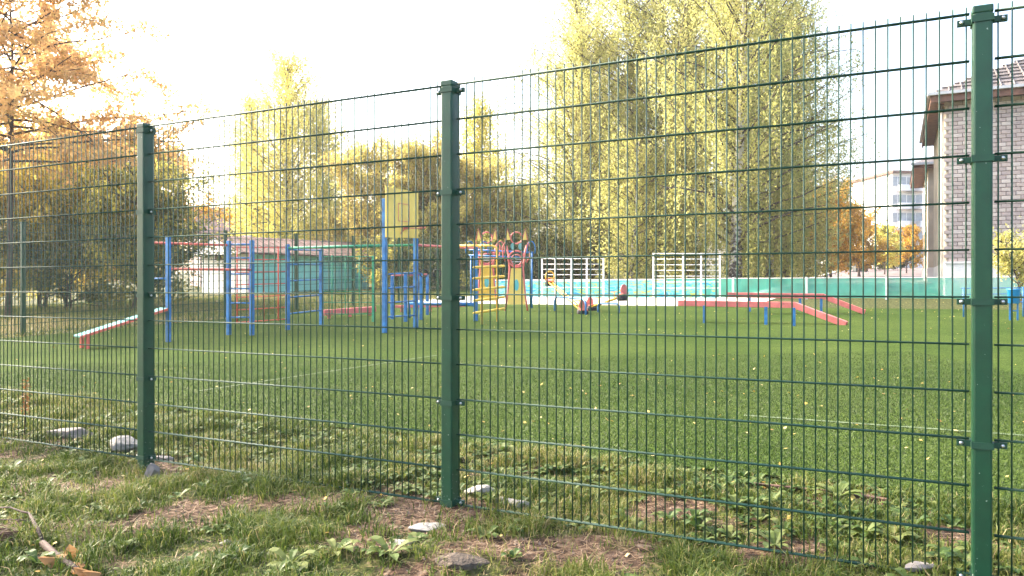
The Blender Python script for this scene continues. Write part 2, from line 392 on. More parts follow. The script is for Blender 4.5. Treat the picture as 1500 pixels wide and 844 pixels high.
# ============================================================ MURAL WALL AND NETTING
def mural_material():
    m = bpy.data.materials.new('mural_paint'); m.use_nodes = True; t = m.node_tree; N = t.nodes; L = t.links; p = N['Principled BSDF']; p.inputs['Roughness'].default_value = .7
    tc = N.new('ShaderNodeTexCoord'); mp = N.new('ShaderNodeMapping'); mp.inputs['Scale'].default_value = (1.1, 1.1, 4.5); mp.inputs['Rotation'].default_value = (.3, .5, 0)
    L.new(tc.outputs['Object'], mp.inputs['Vector'])
    n = N.new('ShaderNodeTexNoise'); n.inputs['Scale'].default_value = 1.0; n.inputs['Detail'].default_value = 2.5; n.inputs['Distortion'].default_value = 1.2; L.new(mp.outputs[0], n.inputs['Vector'])
    r = N.new('ShaderNodeValToRGB'); r.color_ramp.interpolation = 'CONSTANT'; e = r.color_ramp.elements
    e[0].position = 0; e[0].color = (.02, .26, .50, 1); e[1].position = .36; e[1].color = (.06, .42, .46, 1)
    for ps, c in ((.43, (.26, .58, .52)), (.49, (.06, .44, .48)), (.545, (.46, .50, .08)), (.58, (.12, .48, .44)), (.66, (.03, .32, .54))): x = e.new(ps); x.color = (*c, 1)
    L.new(n.outputs['Fac'], r.inputs[0]); L.new(r.outputs[0], p.inputs['Base Color']); return m
MURAL = mural_material()
wx, wy = fp(4, 26); mw = thing('mural_wall', 'low wall painted with a turquoise, blue and yellow mural', 'wall', (wx, wy, gz(wx, wy)))
a0 = .6
while a0 < 9.0:
    a1 = a0+2.08; (x0, y0), (x1, y1) = fp(a0+.004, 26), fp(a1, 26)
    MB().bar((x0, y0, gz(x0, y0)+.33), (x1, y1, gz(x1, y1)+.33), .06, .72).build('panel', MURAL, mw); a0 = a1
(x0, y0), (x1, y1) = fp(.6, 26), fp(9, 26)
MB().bar((x0, y0, gz(x0, y0)+.72), (x1, y1, gz(x1, y1)+.72), .08, .05).build('coping', WHITE, mw)
def net_material():
    m = bpy.data.materials.new('green_netting'); m.use_nodes = True; t = m.node_tree; N = t.nodes; L = t.links; p = N['Principled BSDF']
    p.inputs['Base Color'].default_value = (.10, .52, .40, 1); p.inputs['Roughness'].default_value = .7
    tl = N.new('ShaderNodeBsdfTranslucent'); tl.inputs[0].default_value = (.12, .55, .43, 1); m0 = N.new('ShaderNodeMixShader'); m0.inputs[0].default_value = .4; L.new(p.outputs[0], m0.inputs[1]); L.new(tl.outputs[0], m0.inputs[2])
    tr = N.new('ShaderNodeBsdfTransparent'); mx = N.new('ShaderNodeMixShader'); mx.inputs[0].default_value = .68
    tc = N.new('ShaderNodeTexCoord'); n = N.new('ShaderNodeTexNoise'); n.inputs['Scale'].default_value = 1.4; L.new(tc.outputs['Object'], n.inputs['Vector'])
    g = N.new('ShaderNodeMapRange'); g.inputs[1].default_value = .3; g.inputs[2].default_value = .7; g.inputs[3].default_value = .5; g.inputs[4].default_value = .85; L.new(n.outputs['Fac'], g.inputs[0]); L.new(g.outputs[0], mx.inputs[0])
    L.new(tr.outputs[0], mx.inputs[1]); L.new(m0.outputs[0], mx.inputs[2]); L.new(mx.outputs[0], N['Material Output'].inputs[0]); return m
NET = net_material()
wx, wy = fp(14, 26); nf = thing('netting_fence', 'low turquoise green netting strung between white posts', 'fence', (wx, wy, gz(wx, wy)))
aa = np.arange(9.05, 30, 2.6)
for i, a in enumerate(aa):
    x, y = fp(a, 25.97); MB().box((x, y, gz(x, y)+.37), (.07, .07, .84), ANG).build('post', WHITE, nf)
    if i:
        x0, y0 = fp(aa[i-1], 26); m = MB(); k = 8
        for j in range(k):
            t0, t1 = j/k, (j+1)/k; w0, w1 = .03*math.sin(j*2.1+i), .03*math.sin((j+1)*2.1+i)
            p0 = (x0+(x-x0)*t0, y0+(y-y0)*t0+w0); p1 = (x0+(x-x0)*t1, y0+(y-y0)*t1+w1)
            n0 = len(m.v); m.v += [(p0[0], p0[1], gz(*p0)+.04), (p1[0], p1[1], gz(*p1)+.04), (p1[0], p1[1]-w1, gz(*p1)+.74), (p0[0], p0[1]-w0, gz(*p0)+.74)]; m.f.append((n0, n0+1, n0+2, n0+3))
        m.build('net', NET, nf)
        MB().tube([(x0, y0, gz(x0, y0)+.75), (x, y, gz(x, y)+.75)], .012, 5).build('top_rope', WHITE, nf)

# ============================================================ PLAYGROUND EQUIPMENT
def sq(parent, px, py, top, mt, w=.075, name='post'):
    """square post standing on the turf; returns base, depth"""
    x, y = gp(px, py); z0 = gz(x, y); h = (py-top)/F*y
    MB().box((x, y, z0+h/2-.04), (w, w, h+.08), ANG).build(name, mt, parent, bevel=.006); return Vector((x, y, z0)), h
def P3(px, py, d): return Vector(at(px, py, d))
def rod(parent, name, a, b, r, mt, n=8): return MB().tube([a, b], r, n).build(name, mt, parent, True)

cf = thing('climbing_frame', 'blue posts with ladders, red bars, red and green climbing grids', 'climbing frame', (*gp(352, 492), gz(*gp(352, 492))))
B0, H0 = sq(cf, 214, 500, 346, BLUE); B1, H1 = sq(cf, 246.5, 502, 346, BLUE)
B2, H2 = sq(cf, 335, 491.5, 353, BLUE); B3, H3 = sq(cf, 369, 492, 352, BLUE)
B4, H4 = sq(cf, 421.5, 484, 358, BLUE); B5, H5 = sq(cf, 470.5, 477, 365, BLUE)
B6, H6 = sq(cf, 547, 472, 375, GRN, .06)
def up(b, h): return Vector((b.x, b.y, b.z+h))
rod(cf, 'bar', up(B0, 1.92), up(B2, 1.88), .024, RED); rod(cf, 'bar', up(B1, 1.40), up(B3, 1.36), .024, RED)
rod(cf, 'rung', up(B0, 1.22), up(B1, 1.22), .018, BLUE); rod(cf, 'rung', up(B0, .6), up(B1, .6), .018, BLUE)
for y in (358, 378, 401.5, 423, 444, 465): rod(cf, 'rung', up(B2, (491.5-y)/F*B2.y), up(B3, (492-y)/F*B3.y), .017, BLUE)
for f in (.19, .38, .57, .76, .93): rod(cf, 'rung', up(B4, 1.93*f), up(B5, 1.93*f), .017, BLUE)
# red grid between the two ladders, slightly behind
ga, gb = B2+Vector((.05, .25, 0)), B4+Vector((0, .05, 0)); ga.z = gz(ga.x, ga.y); gb.z = gz(gb.x, gb.y)
for k in range(7): z = .25+k*.265; rod(cf, 'grid_bar', up(ga, z), up(gb, z), .013, RED, 6)
for t in (.03, .26, .52, .80): p = ga.lerp(gb, t); rod(cf, 'grid_bar', up(p, .22), up(p, 1.86), .016, RED, 6)
# green overhead bars and grid
E7 = Vector((*gp(563.5, 488.5), 0)); E7.z = gz(E7.x, E7.y); E8 = Vector((*gp(609, 482), 0)); E8.z = gz(E8.x, E8.y)
rod(cf, 'overhead_bar', up(B4, 1.83), P3(563, 359.5, E7.y+.05), .028, GRN); rod(cf, 'overhead_bar', up(B5, 1.86), P3(609, 359, E8.y+.06), .028, GRN)
for k in range(1, 7): t = k/7; rod(cf, 'overhead_rung', up(B4, 1.83).lerp(P3(563, 359.5, E7.y+.05), t), up(B5, 1.86).lerp(P3(609, 359, E8.y+.06), t), .015, GRN, 6)
for y in (376, 393, 410, 427, 443, 460): rod(cf, 'grid_bar', up(B5, (477-y)/F*B5.y), up(B6, (472-y)/F*B6.y), .012, GRN, 6)
for t in (.2, .45, .72): p = B5.lerp(B6, t); rod(cf, 'grid_bar', up(p, .25), up(p, 1.68), .012, GRN, 6)
bk = thing('basketball_stand', 'blue ladder stand carrying a yellow basketball backboard', 'basketball stand', tuple(E7))
sq(bk, 563.5, 488.5, 291, BLUE, .085); sq(bk, 609, 482, 330, BLUE, .085)
for y in (401.5, 422, 443, 464): rod(bk, 'rung', P3(563.5, y+.5, E7.y), P3(609, y-2, E8.y), .017, BLUE)
d0, d1 = E7.y-.09, E8.y-.09
poly = [P3(565, 273, d0), P3(612, 282, d1), P3(612, 349, d1), P3(565, 347.5, d0)]
nrm = (poly[1]-poly[0]).cross(poly[3]-poly[0]).normalized()
if nrm.y > 0: nrm = -nrm
bd = MB().prism(poly, nrm*.03).build('backboard', YELB, bk)
def onb(s, t, off=.017): return poly[0].lerp(poly[1], s).lerp(poly[3].lerp(poly[2], s), t)+nrm*off
for a, b in (((.36, .30), (.70, .30)), ((.36, .66), (.70, .66)), ((.36, .30), (.36, .66)), ((.70, .30), (.70, .66))):
    MB().bar(onb(*a), onb(*b), .012, .012, nrm).build('target_line', PINK, bd)
hc = onb(.55, .80, .30); hx = (poly[1]-poly[0]).normalized(); hy = Vector((nrm.x, nrm.y, 0)).normalized()
hp = MB().ring(hc, hx, hy, .22, .011, 24, 6).build('hoop', PINK, bk, True)
MB().bar(onb(.55, .80), hc-hy*.22, .10, .05).build('hoop_bracket', PINK, hp)
MB().tube([onb(.42, .92), hc-hy*.15-hx*.12], .01, 6).build('hoop_strut', PINK, hp)

# parallel bars behind the stand
pb = thing('parallel_bars', 'low blue posts carrying faded red parallel bars behind the backboard stand', 'parallel bars', (*gp(600, 469), gz(*gp(600, 469))))
q = [sq(pb, px, py, tp, BLUE, .07) for px, py, tp in ((574.5, 468, 404), (594, 472, 401), (617, 469, 401), (626, 462, 402))]
rod(pb, 'bar', up(q[0][0], q[0][1]), up(q[3][0], q[3][1]), .022, PINK); rod(pb, 'bar', up(q[1][0], q[1][1]), up(q[2][0], q[2][1]), .022, BLUE)
# ring bar between stand and blue post
rb = thing('ring_bar', 'faded red overhead bar with two hanging rings and low blue beam', 'gym bar', (*gp(697, 471), gz(*gp(697, 471))))
BP, HP = sq(rb, 697, 471, 362, BLUE, .085)
e8 = P3(613, 359.5, E8.y+.02); bt = up(BP, HP-.03); rod(rb, 'bar', e8, bt, .026, PINK)
rod(rb, 'beam', P3(597, 444, 20.5), up(BP, .42), .05, BLUE); q1 = gp(600, 466); rod(rb, 'beam_leg', (q1[0], q1[1], gz(*q1)-.05), P3(599, 444, 20.4), .035, BLUE)
for px in (620, 638):
    t = (px-613)/(697-613); p = e8.lerp(bt, t); c = Vector((p.x, p.y, p.z-.62))
    rg = MB().ring(c, (1, 0, 0), (0, 0, 1), .085, .012, 18, 6).build('ring', BLACK, rb, True); rod(rb, 'chain', p, c+Vector((0, 0, .085)), .006, BLACK, 5)
def beam(label, a, b, hgt, w, h, mt, legs, name='balance_beam', legm=BLUE):
    a = Vector((*a, 0)); b = Vector((*b, 0)); th = thing(name, label, 'balance beam', ((a.x+b.x)/2, (a.y+b.y)/2, gz((a.x+b.x)/2, (a.y+b.y)/2)))
    A = Vector((a.x, a.y, gz(a.x, a.y)+hgt)); B = Vector((b.x, b.y, gz(b.x, b.y)+hgt)); MB().bar(A, B, w, h).build('plank', mt, th, bevel=.008)
    for t in legs: p = A.lerp(B, t); MB().box((p.x, p.y, (gz(p.x, p.y)+p.z)/2-.04), (.06, .06, p.z-gz(p.x, p.y)), ANG).build('leg', legm, th)
    return th
beam('faded red plank beam set low beside the green climbing grid', gp(474, 468), gp(549, 462), .18, .12, .15, PINK, (.1, .5, .9), legm=PINK)
beam('long faded red plank beam behind the parallel bars', gp(578, 458), gp(682, 456), .18, .12, .08, PINK, (.1, .5, .9), legm=PINK)

# sloping board
A = P3(112, 493, 13.65); Bq = P3(240, 452, 14.75)
sb = thing('sloping_board', 'pale turquoise sloping exercise board on short red legs', 'exercise board', (*gp(125, 512), gz(*gp(125, 512))))
MB().bar(A, Bq, .34, .035, (0, 0, 1)).build('board', TURQ, sb, bevel=.006)
dd = (Bq-A).normalized(); nn = dd.cross(Vector((0, 0, 1))).normalized(); wv = nn.cross(dd)
for s in (-1, 1): MB().bar(A+nn*.185*s-wv*.012, Bq+nn*.185*s-wv*.012, .025, .042, wv).build('side_rail', RED, sb)
for s in (-1, 1):
    p = A+dd*.14+nn*.15*s; MB().box((p.x, p.y, (p.z+gz(p.x, p.y))/2-.03), (.05, .05, p.z-gz(p.x, p.y)), ANG).build('leg', RED, sb)
p = A.lerp(Bq, .72); MB().box((p.x, p.y, (p.z+gz(p.x, p.y))/2-.03), (.05, .05, p.z-gz(p.x, p.y)), ANG).build('leg', RED, sb)

# yellow step ladder
yl = thing('step_ladder_climber', 'yellow tube climber with wide horizontal steps', 'climber', (*gp(717, 474), gz(*gp(717, 474))))
L1 = gp(706, 476); L2 = gp(728.5, 472); l1 = Vector((*L1, gz(*L1)-.05)); l2 = Vector((*L2, gz(*L2)-.05))
def topy(px, d): return P3(px, 360, d)
pts = [l1, P3(706, 368, L1[1]), P3(704.5, 362.5, L1[1]), P3(700, 360, L1[1]), P3(672, 360, L1[1]+.3)]
MB().tube(pts, .026, 8).build('frame_tube', YEL, yl, True)
pts = [l2, P3(728.5, 370, L2[1]), P3(727, 363, L2[1]), P3(722, 360, L2[1]), P3(690, 360, L2[1]+.3)]
MB().tube(pts, .026, 8).build('frame_tube', YEL, yl, True)
for y in (390.5, 406, 422, 437, 454.5):
    f = (476-y)/116; a = l1.lerp(P3(706, 360, L1[1]), f); b = l2.lerp(P3(728.5, 360, L2[1]), f); d = (b-a)
    MB().tube([a-d*.55, a-d*.45, b+d*.45, b+d*.55], [.012, .03, .03, .012], 8).build('step', YEL, yl, True)
# animal climbers
def animal(px, py, sc, label, panelm, holem):
    x, y = gp(px, py); z = gz(x, y); th = thing('animal_climber', label, 'climber', (x, y, z))
    def L(u, h, f=0): return Vector((x+u*sc, y+f*sc, z+h*sc))
    for s in (-1, 1):
        MB().tube([L(.34*s, -.04), L(.26*s, .5), L(.20*s, 1.25), L(.24*s, 1.7), L(.30*s, 1.95)], .028*sc, 8).build('leg_tube', PINK, th, True)
        MB().tube([L(.30*s, 1.45), L(.40*s, 1.62), L(.42*s, 1.9), L(.34*s, 2.05), L(.30*s, 1.9)], .02*sc, 7).build('arm_tube', PINK, th, True)
        MB().tube([L(.16*s, 2.1), L(.27*s, 2.46), L(.33*s, 2.1)], .018*sc, 7).build('ear_tube', PINK, th, True)
        MB().prism([L(.18*s, 2.12), L(.31*s, 2.12), L(.265*s, 2.42)], (0, .02, 0)).build('ear_panel', YELB, th)
        MB().prism([L(.115*s+.06*math.cos(t), 1.93+.10*math.sin(t), -.02) for t in np.linspace(0, 2*math.pi, 14)[:-1]], (0, .025, 0)).build('eye', TURQ, th)
    MB().prism([L(-.27, .2), L(.27, .2), L(.16, 1.28), L(-.16, 1.28)], (0, .03, 0)).build('body_panel', panelm, th)
    MB().prism([L(.07*math.cos(t), .78+.17*math.sin(t), -.02) for t in np.linspace(0, 2*math.pi, 16)[:-1]], (0, .03, 0)).build('spot', holem, th)
    MB().ring(L(0, 1.55, -.03), (1, 0, 0), (0, 0, 1), .24*sc, .026*sc, 24, 6).build('face_ring', PINK, th, True)
    MB().ring(L(0, 1.52, -.03), (1, 0, 0), (0, 0, 1), .16*sc, .02*sc, 22, 6).build('mouth_ring', PINK, th, True)
    MB().ring(L(0, 2.18, -.01), (1, 0, 0), (0, 0, 1), .17*sc, .02*sc, 22, 6).build('head_ring', PINK, th, True)
    for h in (1.47, 1.55): rod(th, 'mouth_bar', L(-.15, h, -.03), L(.15, h, -.03), .012*sc, WHITE, 6)
    return th
TURQ2 = mat('turquoise_spot', (.12, .50, .48), .5, .1, 5)
animal(756.5, 456, 1.0, 'animal shaped climber with red tube rings and yellow trapezoid body', YELB, TURQ2)
animal(713, 450, 1.05, 'animal shaped climber with orange yellow body behind the yellow step climber', YEL, TURQ2)
cb = thing('tube_climber', 'blue overhead tubes with small arcs linking the two animal climbers', 'climber', (*gp(735, 449), gz(*gp(735, 449))))
for y, dd_ in ((366, 24.6), (374, 24.2)): rod(cb, 'tube', P3(687, y, dd_), P3(781, y+4, dd_-.2), .028, BLUE)
for px, py in ((690, 449), (779, 452)):
    x, y = gp(px, py); rod(cb, 'post', (x, y, gz(x, y)-.05), (x, y, gz(x, y)+1.75), .03, BLUE)
for px, c in ((688, BLUE), (709, BLUE), (733, PINK), (778, BLUE)):
    ce = P3(px, 362, 24.3); MB().tube([ce+Vector((.13*math.cos(t), 0, .02+.26*math.sin(t)-.1)) for t in np.linspace(-.5, math.pi+.5, 12)], .018, 6).build('arc', c, cb, True)

# seesaws
def seesaw(label, lo, hi, arch, seatm_lo, seatm_hi, hoop_hi):
    lo, hi = Vector(lo), Vector(hi); mid = (lo+hi)/2
    th = thing('seesaw', label, 'seesaw', (mid.x, mid.y, gz(mid.x, mid.y)), 'seesaws on the turf')
    a, b = Vector((*gp(*arch[0]), 0)), Vector((*gp(*arch[1]), 0)); a.z = gz(a.x, a.y); b.z = gz(b.x, b.y); h = mid.z-mid.y*0-gz(mid.x, mid.y)-.03
    d = b-a
    MB().tube([a-Vector((0, 0, .05)), up(a, h*.7), up(a+d*.03, h*.9), up(a+d*.09, h), up(b-d*.09, h), up(b-d*.03, h*.9), up(b, h*.7), b-Vector((0, 0, .05))], .026, 8).build('support_arch', BLUE, th, True)
    ax = (hi-lo).normalized(); sd_ = ax.cross(Vector((0, 0, 1))).normalized()
    for s in (-1, 1): rod(th, 'beam_tube', lo+sd_*.06*s, hi+sd_*.06*s, .022, YEL)
    for p, m, sg, hoop in ((lo, seatm_lo, 1, False), (hi, seatm_hi, -1, hoop_hi)):
        MB().tube([p-sd_*.14+Vector((0, 0, -.05)), p+sd_*.14+Vector((0, 0, -.05))], .085, 14).build('tyre_buffer', BLACK, th, True)
        if hoop:
            MB().tube([p-sd_*.14+Vector((0, 0, .04))]+[p+sd_*(.14*-math.cos(t))+Vector((0, 0, .18+.16*math.sin(t))) for t in np.linspace(0, math.pi, 9)]+[p+sd_*.14+Vector((0, 0, .04))], .022, 7).build('handle', YEL, th, True)
        pts = [p+sd_*(.125*math.cos(t))+Vector((0, 0, .17+.145*math.sin(t))) for t in np.linspace(0, 2*math.pi, 17)[:-1]]
        if not hoop: MB().prism([Vector(v)-ax*sg*.06 for v in pts], ax*.03).build('backrest', m, th)
        MB().bar(p-ax*.15*1+Vector((0, 0, .05)), p+ax*.15+Vector((0, 0, .05)), .22, .03).build('seat', m, th)
        hb = p+ax*sg*.32; MB().tube([hb-sd_*.13+Vector((0, 0, .2)), hb+sd_*.13+Vector((0, 0, .2))], .014, 6).build('handlebar', YEL, th, True)
        rod(th, 'handle_stem', hb, hb+Vector((0, 0, .2)), .014, YEL, 6)
RUST = mat('brick_red_paint', (.60, .16, .10), .5, .15, 6)
seesaw('seesaw with yellow hoop seat raised and brick red seat on the turf', P3(853.5, 455, 21.2), P3(805.5, 413, 24.8), ((812.5, 456), (858, 462)), RUST, PINK, True)
seesaw('seesaw with both ends carrying round red backrests', P3(866, 450, 22.6), P3(911.5, 434, 21.6), ((876, 458), (906.5, 459)), PINK, PINK, False)

# bent red balance beams
def ramp_beam(label, a, k, e, legs, dpt):
    th = thing('balance_beam', label, 'balance beam', (*gp(*legs[1]), gz(*gp(*legs[1]))), 'bent balance beams')
    A_, K_, E_ = P3(*a), P3(*k), P3(*e); h = .13; w = .2
    MB().bar(A_, K_, w, h).build('level_plank', PINK, th, bevel=.008); MB().bar(K_+(A_-K_).normalized()*.03, E_, w, h).build('ramp_plank', PINK, th, bevel=.008)
    for px, py in legs:
        x, y = gp(px, py); t = (px-a[0])/(k[0]-a[0]); zt = A_.lerp(K_, min(t, 1)).z
        MB().box((x, y, (gz(x, y)+zt)/2-.03), (.06, .06, zt-gz(x, y)-.02), ANG).build('leg', BLUE, th)
ramp_beam('bent red balance beam standing nearer the mesh fence', (994, 444, 17.9), (1166, 447, 16.95), (1240, 475.5, 16.4), ((1032, 474), (1122, 476.5), (1163, 478.5)), 17)
ramp_beam('bent red balance beam standing nearer the netting', (1064, 432, 20.6), (1207, 434, 20.0), (1267, 457.5, 19.6), ((1098, 457), (1172, 456.5), (1203, 457.5)), 20)

# white wall bars
def wallbars(label, pxs, top, ys):
    p0 = fp(0, 25.6)
    def onl(px, y):                         # point on the line just before the mural wall
        k = (px-750)/F; b = 25.55; o = O2+b*V; t = (k*o[1]-o[0])/(U[0]-k*U[1]); x, yy = o+t*U; return Vector(at(px, y, yy)), float(x), float(yy)
    _, x, y = onl(pxs[len(pxs)//2], 430); th = thing('wall_bars', label, 'climbing bars', (x, y, gz(x, y)), 'white wall bars')
    for px in pxs:
        p, x, y = onl(px, top); MB().box((x, y, (p.z+gz(x, y))/2-.03), (.06, .05, p.z-gz(x, y)+.06), ANG).build('upright', WHITE, th)
    for yy in ys: rod(th, 'rung', onl(pxs[0], yy)[0], onl(pxs[-1], yy)[0], .015, WHITE, 6)
wallbars('white wall bars behind the raised seesaw seat', (794, 813.5, 837, 859.5, 884), 378, (379, 387, 394.6, 402.5, 412, 421))
wallbars('white wall bars in front of the thick birch trunk', (957, 974.5, 1000.5, 1027, 1054.5), 370.5, (371.5, 379.5, 388, 396, 404.5, 413, 422))

# blue bin and rail
x, y = gp(1485, 470); z = gz(x, y)
bn = thing('litter_bin', 'blue tub shaped litter bin held on two blue legs', 'bin', (x, y, z))
prof = [(.09, .38), (.105, .385), (.125, .67), (.14, .68), (.14, .70), (.12, .70), (.10, .43), (.0, .42)]
m = MB(); n = 18
for r_, h_ in prof:
    for j in range(n): m.v.append((x+r_*math.cos(2*math.pi*j/n), y+r_*math.sin(2*math.pi*j/n), z+h_))
for i in range(len(prof)-1):
    for j in range(n): m.f.append((i*n+j, i*n+(j+1) % n, (i+1)*n+(j+1) % n, (i+1)*n+j))
m.f.append(tuple(range(n))[::-1])
BLUE2 = mat('bright_blue_plastic', (.02, .30, .72), .4, .12, 5)
m.build('tub', BLUE2, bn, True)
for s in (-1, 1): MB().box((x+.065*s, y-.03*s, z+.18), (.032, .032, .46), ANG).build('leg', BLUE, bn)
rod(bn, 'brace', (x-.065, y+.03, z+.22), (x+.065, y-.03, z+.22), .012, BLUE, 6)
rl = thing('pipe_rail', 'thin dark blue pipe railing running behind the blue bin', 'railing', (x+.3, y+1.0, gz(x+.3, y+1)))
for h_ in (.35, .54, .68): rod(rl, 'rail', (x-.45, y+1.2, gz(x-.45, y+1.2)+h_), (x+2.6, y+.9, gz(x+2.6, y+.9)+h_), .012, BLUE, 6)
for t in (-.42, .9, 2.55): rod(rl, 'post', (x+t, y+1.2-.087*(t+.85), gz(x+t, y+1.1)-.05), (x+t, y+1.2-.087*(t+.85), gz(x+t, y+1.1)+.7), .018, BLUE, 6)

# ============================================================ BUILDINGS
BRICK = [mat('silicate_brick_%d' % i, c, .85, .08, 5, bump=.2, bscale=40) for i, c in enumerate([(.47, .40, .36), (.43, .35, .32), (.52, .45, .41), (.38, .31, .29)])]
MORTAR = mat('dark_mortar', (.19, .16, .145), .95, .2, 9)
PLASTER = mat('mottled_plaster', (.52, .44, .34), .9, .2, .7, bump=.2, bscale=20, col2=(.33, .27, .20))  # beige plaster with large patches of a darker tone
PLINTH = mat('white_plinth', (.70, .67, .64), .85, .08, 1.5, bump=.2, bscale=15)
SOFFIT = mat('brown_soffit', (.16, .075, .05), .7, .2, 4)
ROOF = mat('grey_brown_roof', (.17, .145, .135), .8, .2, 2)
FGLASS = mat('pale_far_glass', (.30, .33, .36), .15, .1, 2)
GLASS = mat('window_glass', (.05, .06, .07), .08, .1, 2)
TRIM = mat('pale_metal_trim', (.5, .5, .5), .4, .1, 4)
cx, cy = at(1387, 420, 28.5)[:2]
lw = np.array([.443, .897]); lw /= np.linalg.norm(lw); rw = np.array([lw[1], -lw[0]])
def bpnt(r, l, z): return Vector((cx+rw[0]*r+lw[0]*l, cy+rw[1]*r+lw[1]*l, z))
zg = gz(cx, cy)-.1; zp = zg+1.35; ze = 1.392+6.82
sb_ = thing('brick_building', 'two storey pale brick school building with white plinth and brown eaves', 'building', (cx, cy, zg))
RW, RL = Vector((rw[0], rw[1], 0)), Vector((lw[0], lw[1], 0))
def bbox(parent, name, mt, r0, r1, l0, l1, z0, z1, bevel=0):
    return MB().quadbox(bpnt((r0+r1)/2, (l0+l1)/2, (z0+z1)/2), RW*(r1-r0)/2, RL*(l1-l0)/2, (0, 0, (z1-z0)/2)).build(name, mt, parent, bevel=bevel)
bbox(sb_, 'plinth', PLINTH, -.06, 18, -.06, 9.6, zg-.3, zp)
wall = bbox(sb_, 'wall', MORTAR, .02, 17.9, .02, 9.5, zp, ze)
bbox(sb_, 'side_wall', PLASTER, -.05, .018, .0, 9.55, zp, ze)
bbox(sb_, 'plinth_cap', PLINTH, -.09, 18, -.10, -.065, zp-.06, zp+.02)
# bricks: real courses, proud of the mortar
ch, bl, jt = .147, .30, .02
bmesh_ = []
for bm_ in BRICK:
    m = MB().quadbox((0, 0, 0), RW*(bl-jt)/2, RL*.03, (0, 0, (ch-jt)/2)).mesh('brick'); m.materials.append(bm_); bmesh_.append(m)
rs = random.Random(5); cand = []
nrow = int((ze-zp)/ch)
for j in range(nrow):
    z = zp+(j+.5)*ch; r = .04+(bl/2 if j % 2 else bl)
    while r < 17.5:
        cand.append((r-bl/2, z)); r += bl
def vis(c):
    p = bpnt(c[0], 0, c[1]); px = 750+F*p.x/p.y; return px
shown = [c for c in cand if 1378 < vis(c) < 1500]
rs.shuffle(shown)
shown.sort(key=lambda c: -(vis(c) < 1424 or vis(c) > 1459))
single = shown[:300]; ss = set(single)
org = WORG[wall.name]
for c in single:
    o = bpy.data.objects.new('brick', rs.choice(bmesh_)); COL.objects.link(o); o.parent = wall
    o.location = bpnt(c[0], -.005+rs.uniform(-.004, .004), c[1])-org
for k in range(4):
    m = MB()
    for i, c in enumerate(cand):
        if c in ss or (i*7+int(c[1]*31)) % 4 != k: continue
        m.quadbox(bpnt(c[0], -.005+rs.uniform(-.004, .004), c[1]), RW*(bl-jt)/2, RL*.03, (0, 0, (ch-jt)/2))
    tag(m.build('bricks', BRICK[k], wall), kind='stuff')
# roof: eaves, soffit, hipped top
bbox(sb_, 'soffit', SOFFIT, -.5, 18.2, -.5, 9.9, ze-.02, ze+.06)
bbox(sb_, 'fascia', SOFFIT, -.53, 18.2, -.54, -.502, ze-.10, ze+.22)
bbox(sb_, 'fascia', SOFFIT, -.55, -.502, -.54, 9.9, ze-.10, ze+.22)
bbox(sb_, 'gutter', TRIM, -.64, 18.2, -.66, -.545, ze+.14, ze+.24); bbox(sb_, 'gutter', TRIM, -.66, -.56, -.54, 9.9, ze+.14, ze+.24)
m = MB(); e = [bpnt(-.6, -.6, ze+.22), bpnt(18.3, -.6, ze+.22), bpnt(18.3, 10.0, ze+.22), bpnt(-.6, 10.0, ze+.22), bpnt(4.5, 4.7, ze+2.9), bpnt(18.3, 4.7, ze+2.9)]
m.v = [tuple(p) for p in e]; m.f = [(0, 1, 5, 4), (0, 4, 3), (3, 4, 5, 2), (1, 2, 5), (0, 3, 2, 1)]
rf = m.build('roof', ROOF, sb_)
for k in range(46):                          # corrugation ribs on the front slope
    r = -.35+k*.4; t = min(1, max(.02, (r+.6)/5.1)); 
    MB().tube([bpnt(r, -.58, ze+.26), bpnt(r, -.6+5.3*t, ze+.26+2.68*t)], .035, 4).build('roof_rib', ROOF, rf)
for k in range(1, 12): t = k/12; MB().tube([bpnt(-.6+5.1*t, -.6+5.3*t, ze+.26+2.68*t), bpnt(18.2, -.6+5.3*t, ze+.26+2.68*t)], .03, 4).build('roof_batten', ROOF, rf)
bbox(rf, 'vent', TRIM, 1.0, 1.25, .2, .45, ze+.5, ze+1.5)
rod(sb_, 'downpipe', bpnt(-.14, .5, zg), bpnt(-.14, .5, ze), .05, TRIM)
# second wing of the same house, farther back
sw = thing('brick_building', 'farther plastered wing with brown eaves behind the brick building', 'building', tuple(bpnt(0, 18.5, zg+.3)))
bbox(sw, 'wall', PLASTER, .0, 14, 18, 27, zg-.2, ze); bbox(sw, 'plinth', PLINTH, -.05, 14, 17.95, 27, zg-.3, zp+.2)
bbox(sw, 'soffit', SOFFIT, -.75, 14, 17.3, 27.7, ze-.02, ze+.22); bbox(sw, 'gutter', TRIM, -.9, 14, 17.1, 17.28, ze+.12, ze+.24)
m = MB(); e = [bpnt(-.8, 17.2, ze+.23), bpnt(14, 17.2, ze+.23), bpnt(14, 27.8, ze+.23), bpnt(-.8, 27.8, ze+.23), bpnt(4, 22.5, ze+2.6), bpnt(14, 22.5, ze+2.6)]
m.v = [tuple(p) for p in e]; m.f = [(0, 1, 5, 4), (0, 4, 3), (3, 4, 5, 2), (1, 2, 5), (0, 3, 2, 1)]; m.build('roof', ROOF, sw)
for l_ in (20, 22.5, 25):
    for z0 in (zp+.9, zp+3.9): wd = bbox(sw, 'window', WHITE, -.03, .06, l_-.65, l_+.65, z0, z0+1.7); bbox(wd, 'pane', GLASS, -.04, -.032, l_-.55, l_+.55, z0+.1, z0+1.6)
bbox(sw, 'connecting_wall', PLASTER, 5, 14, 9.7, 17.9, zg-.3, ze-.3)

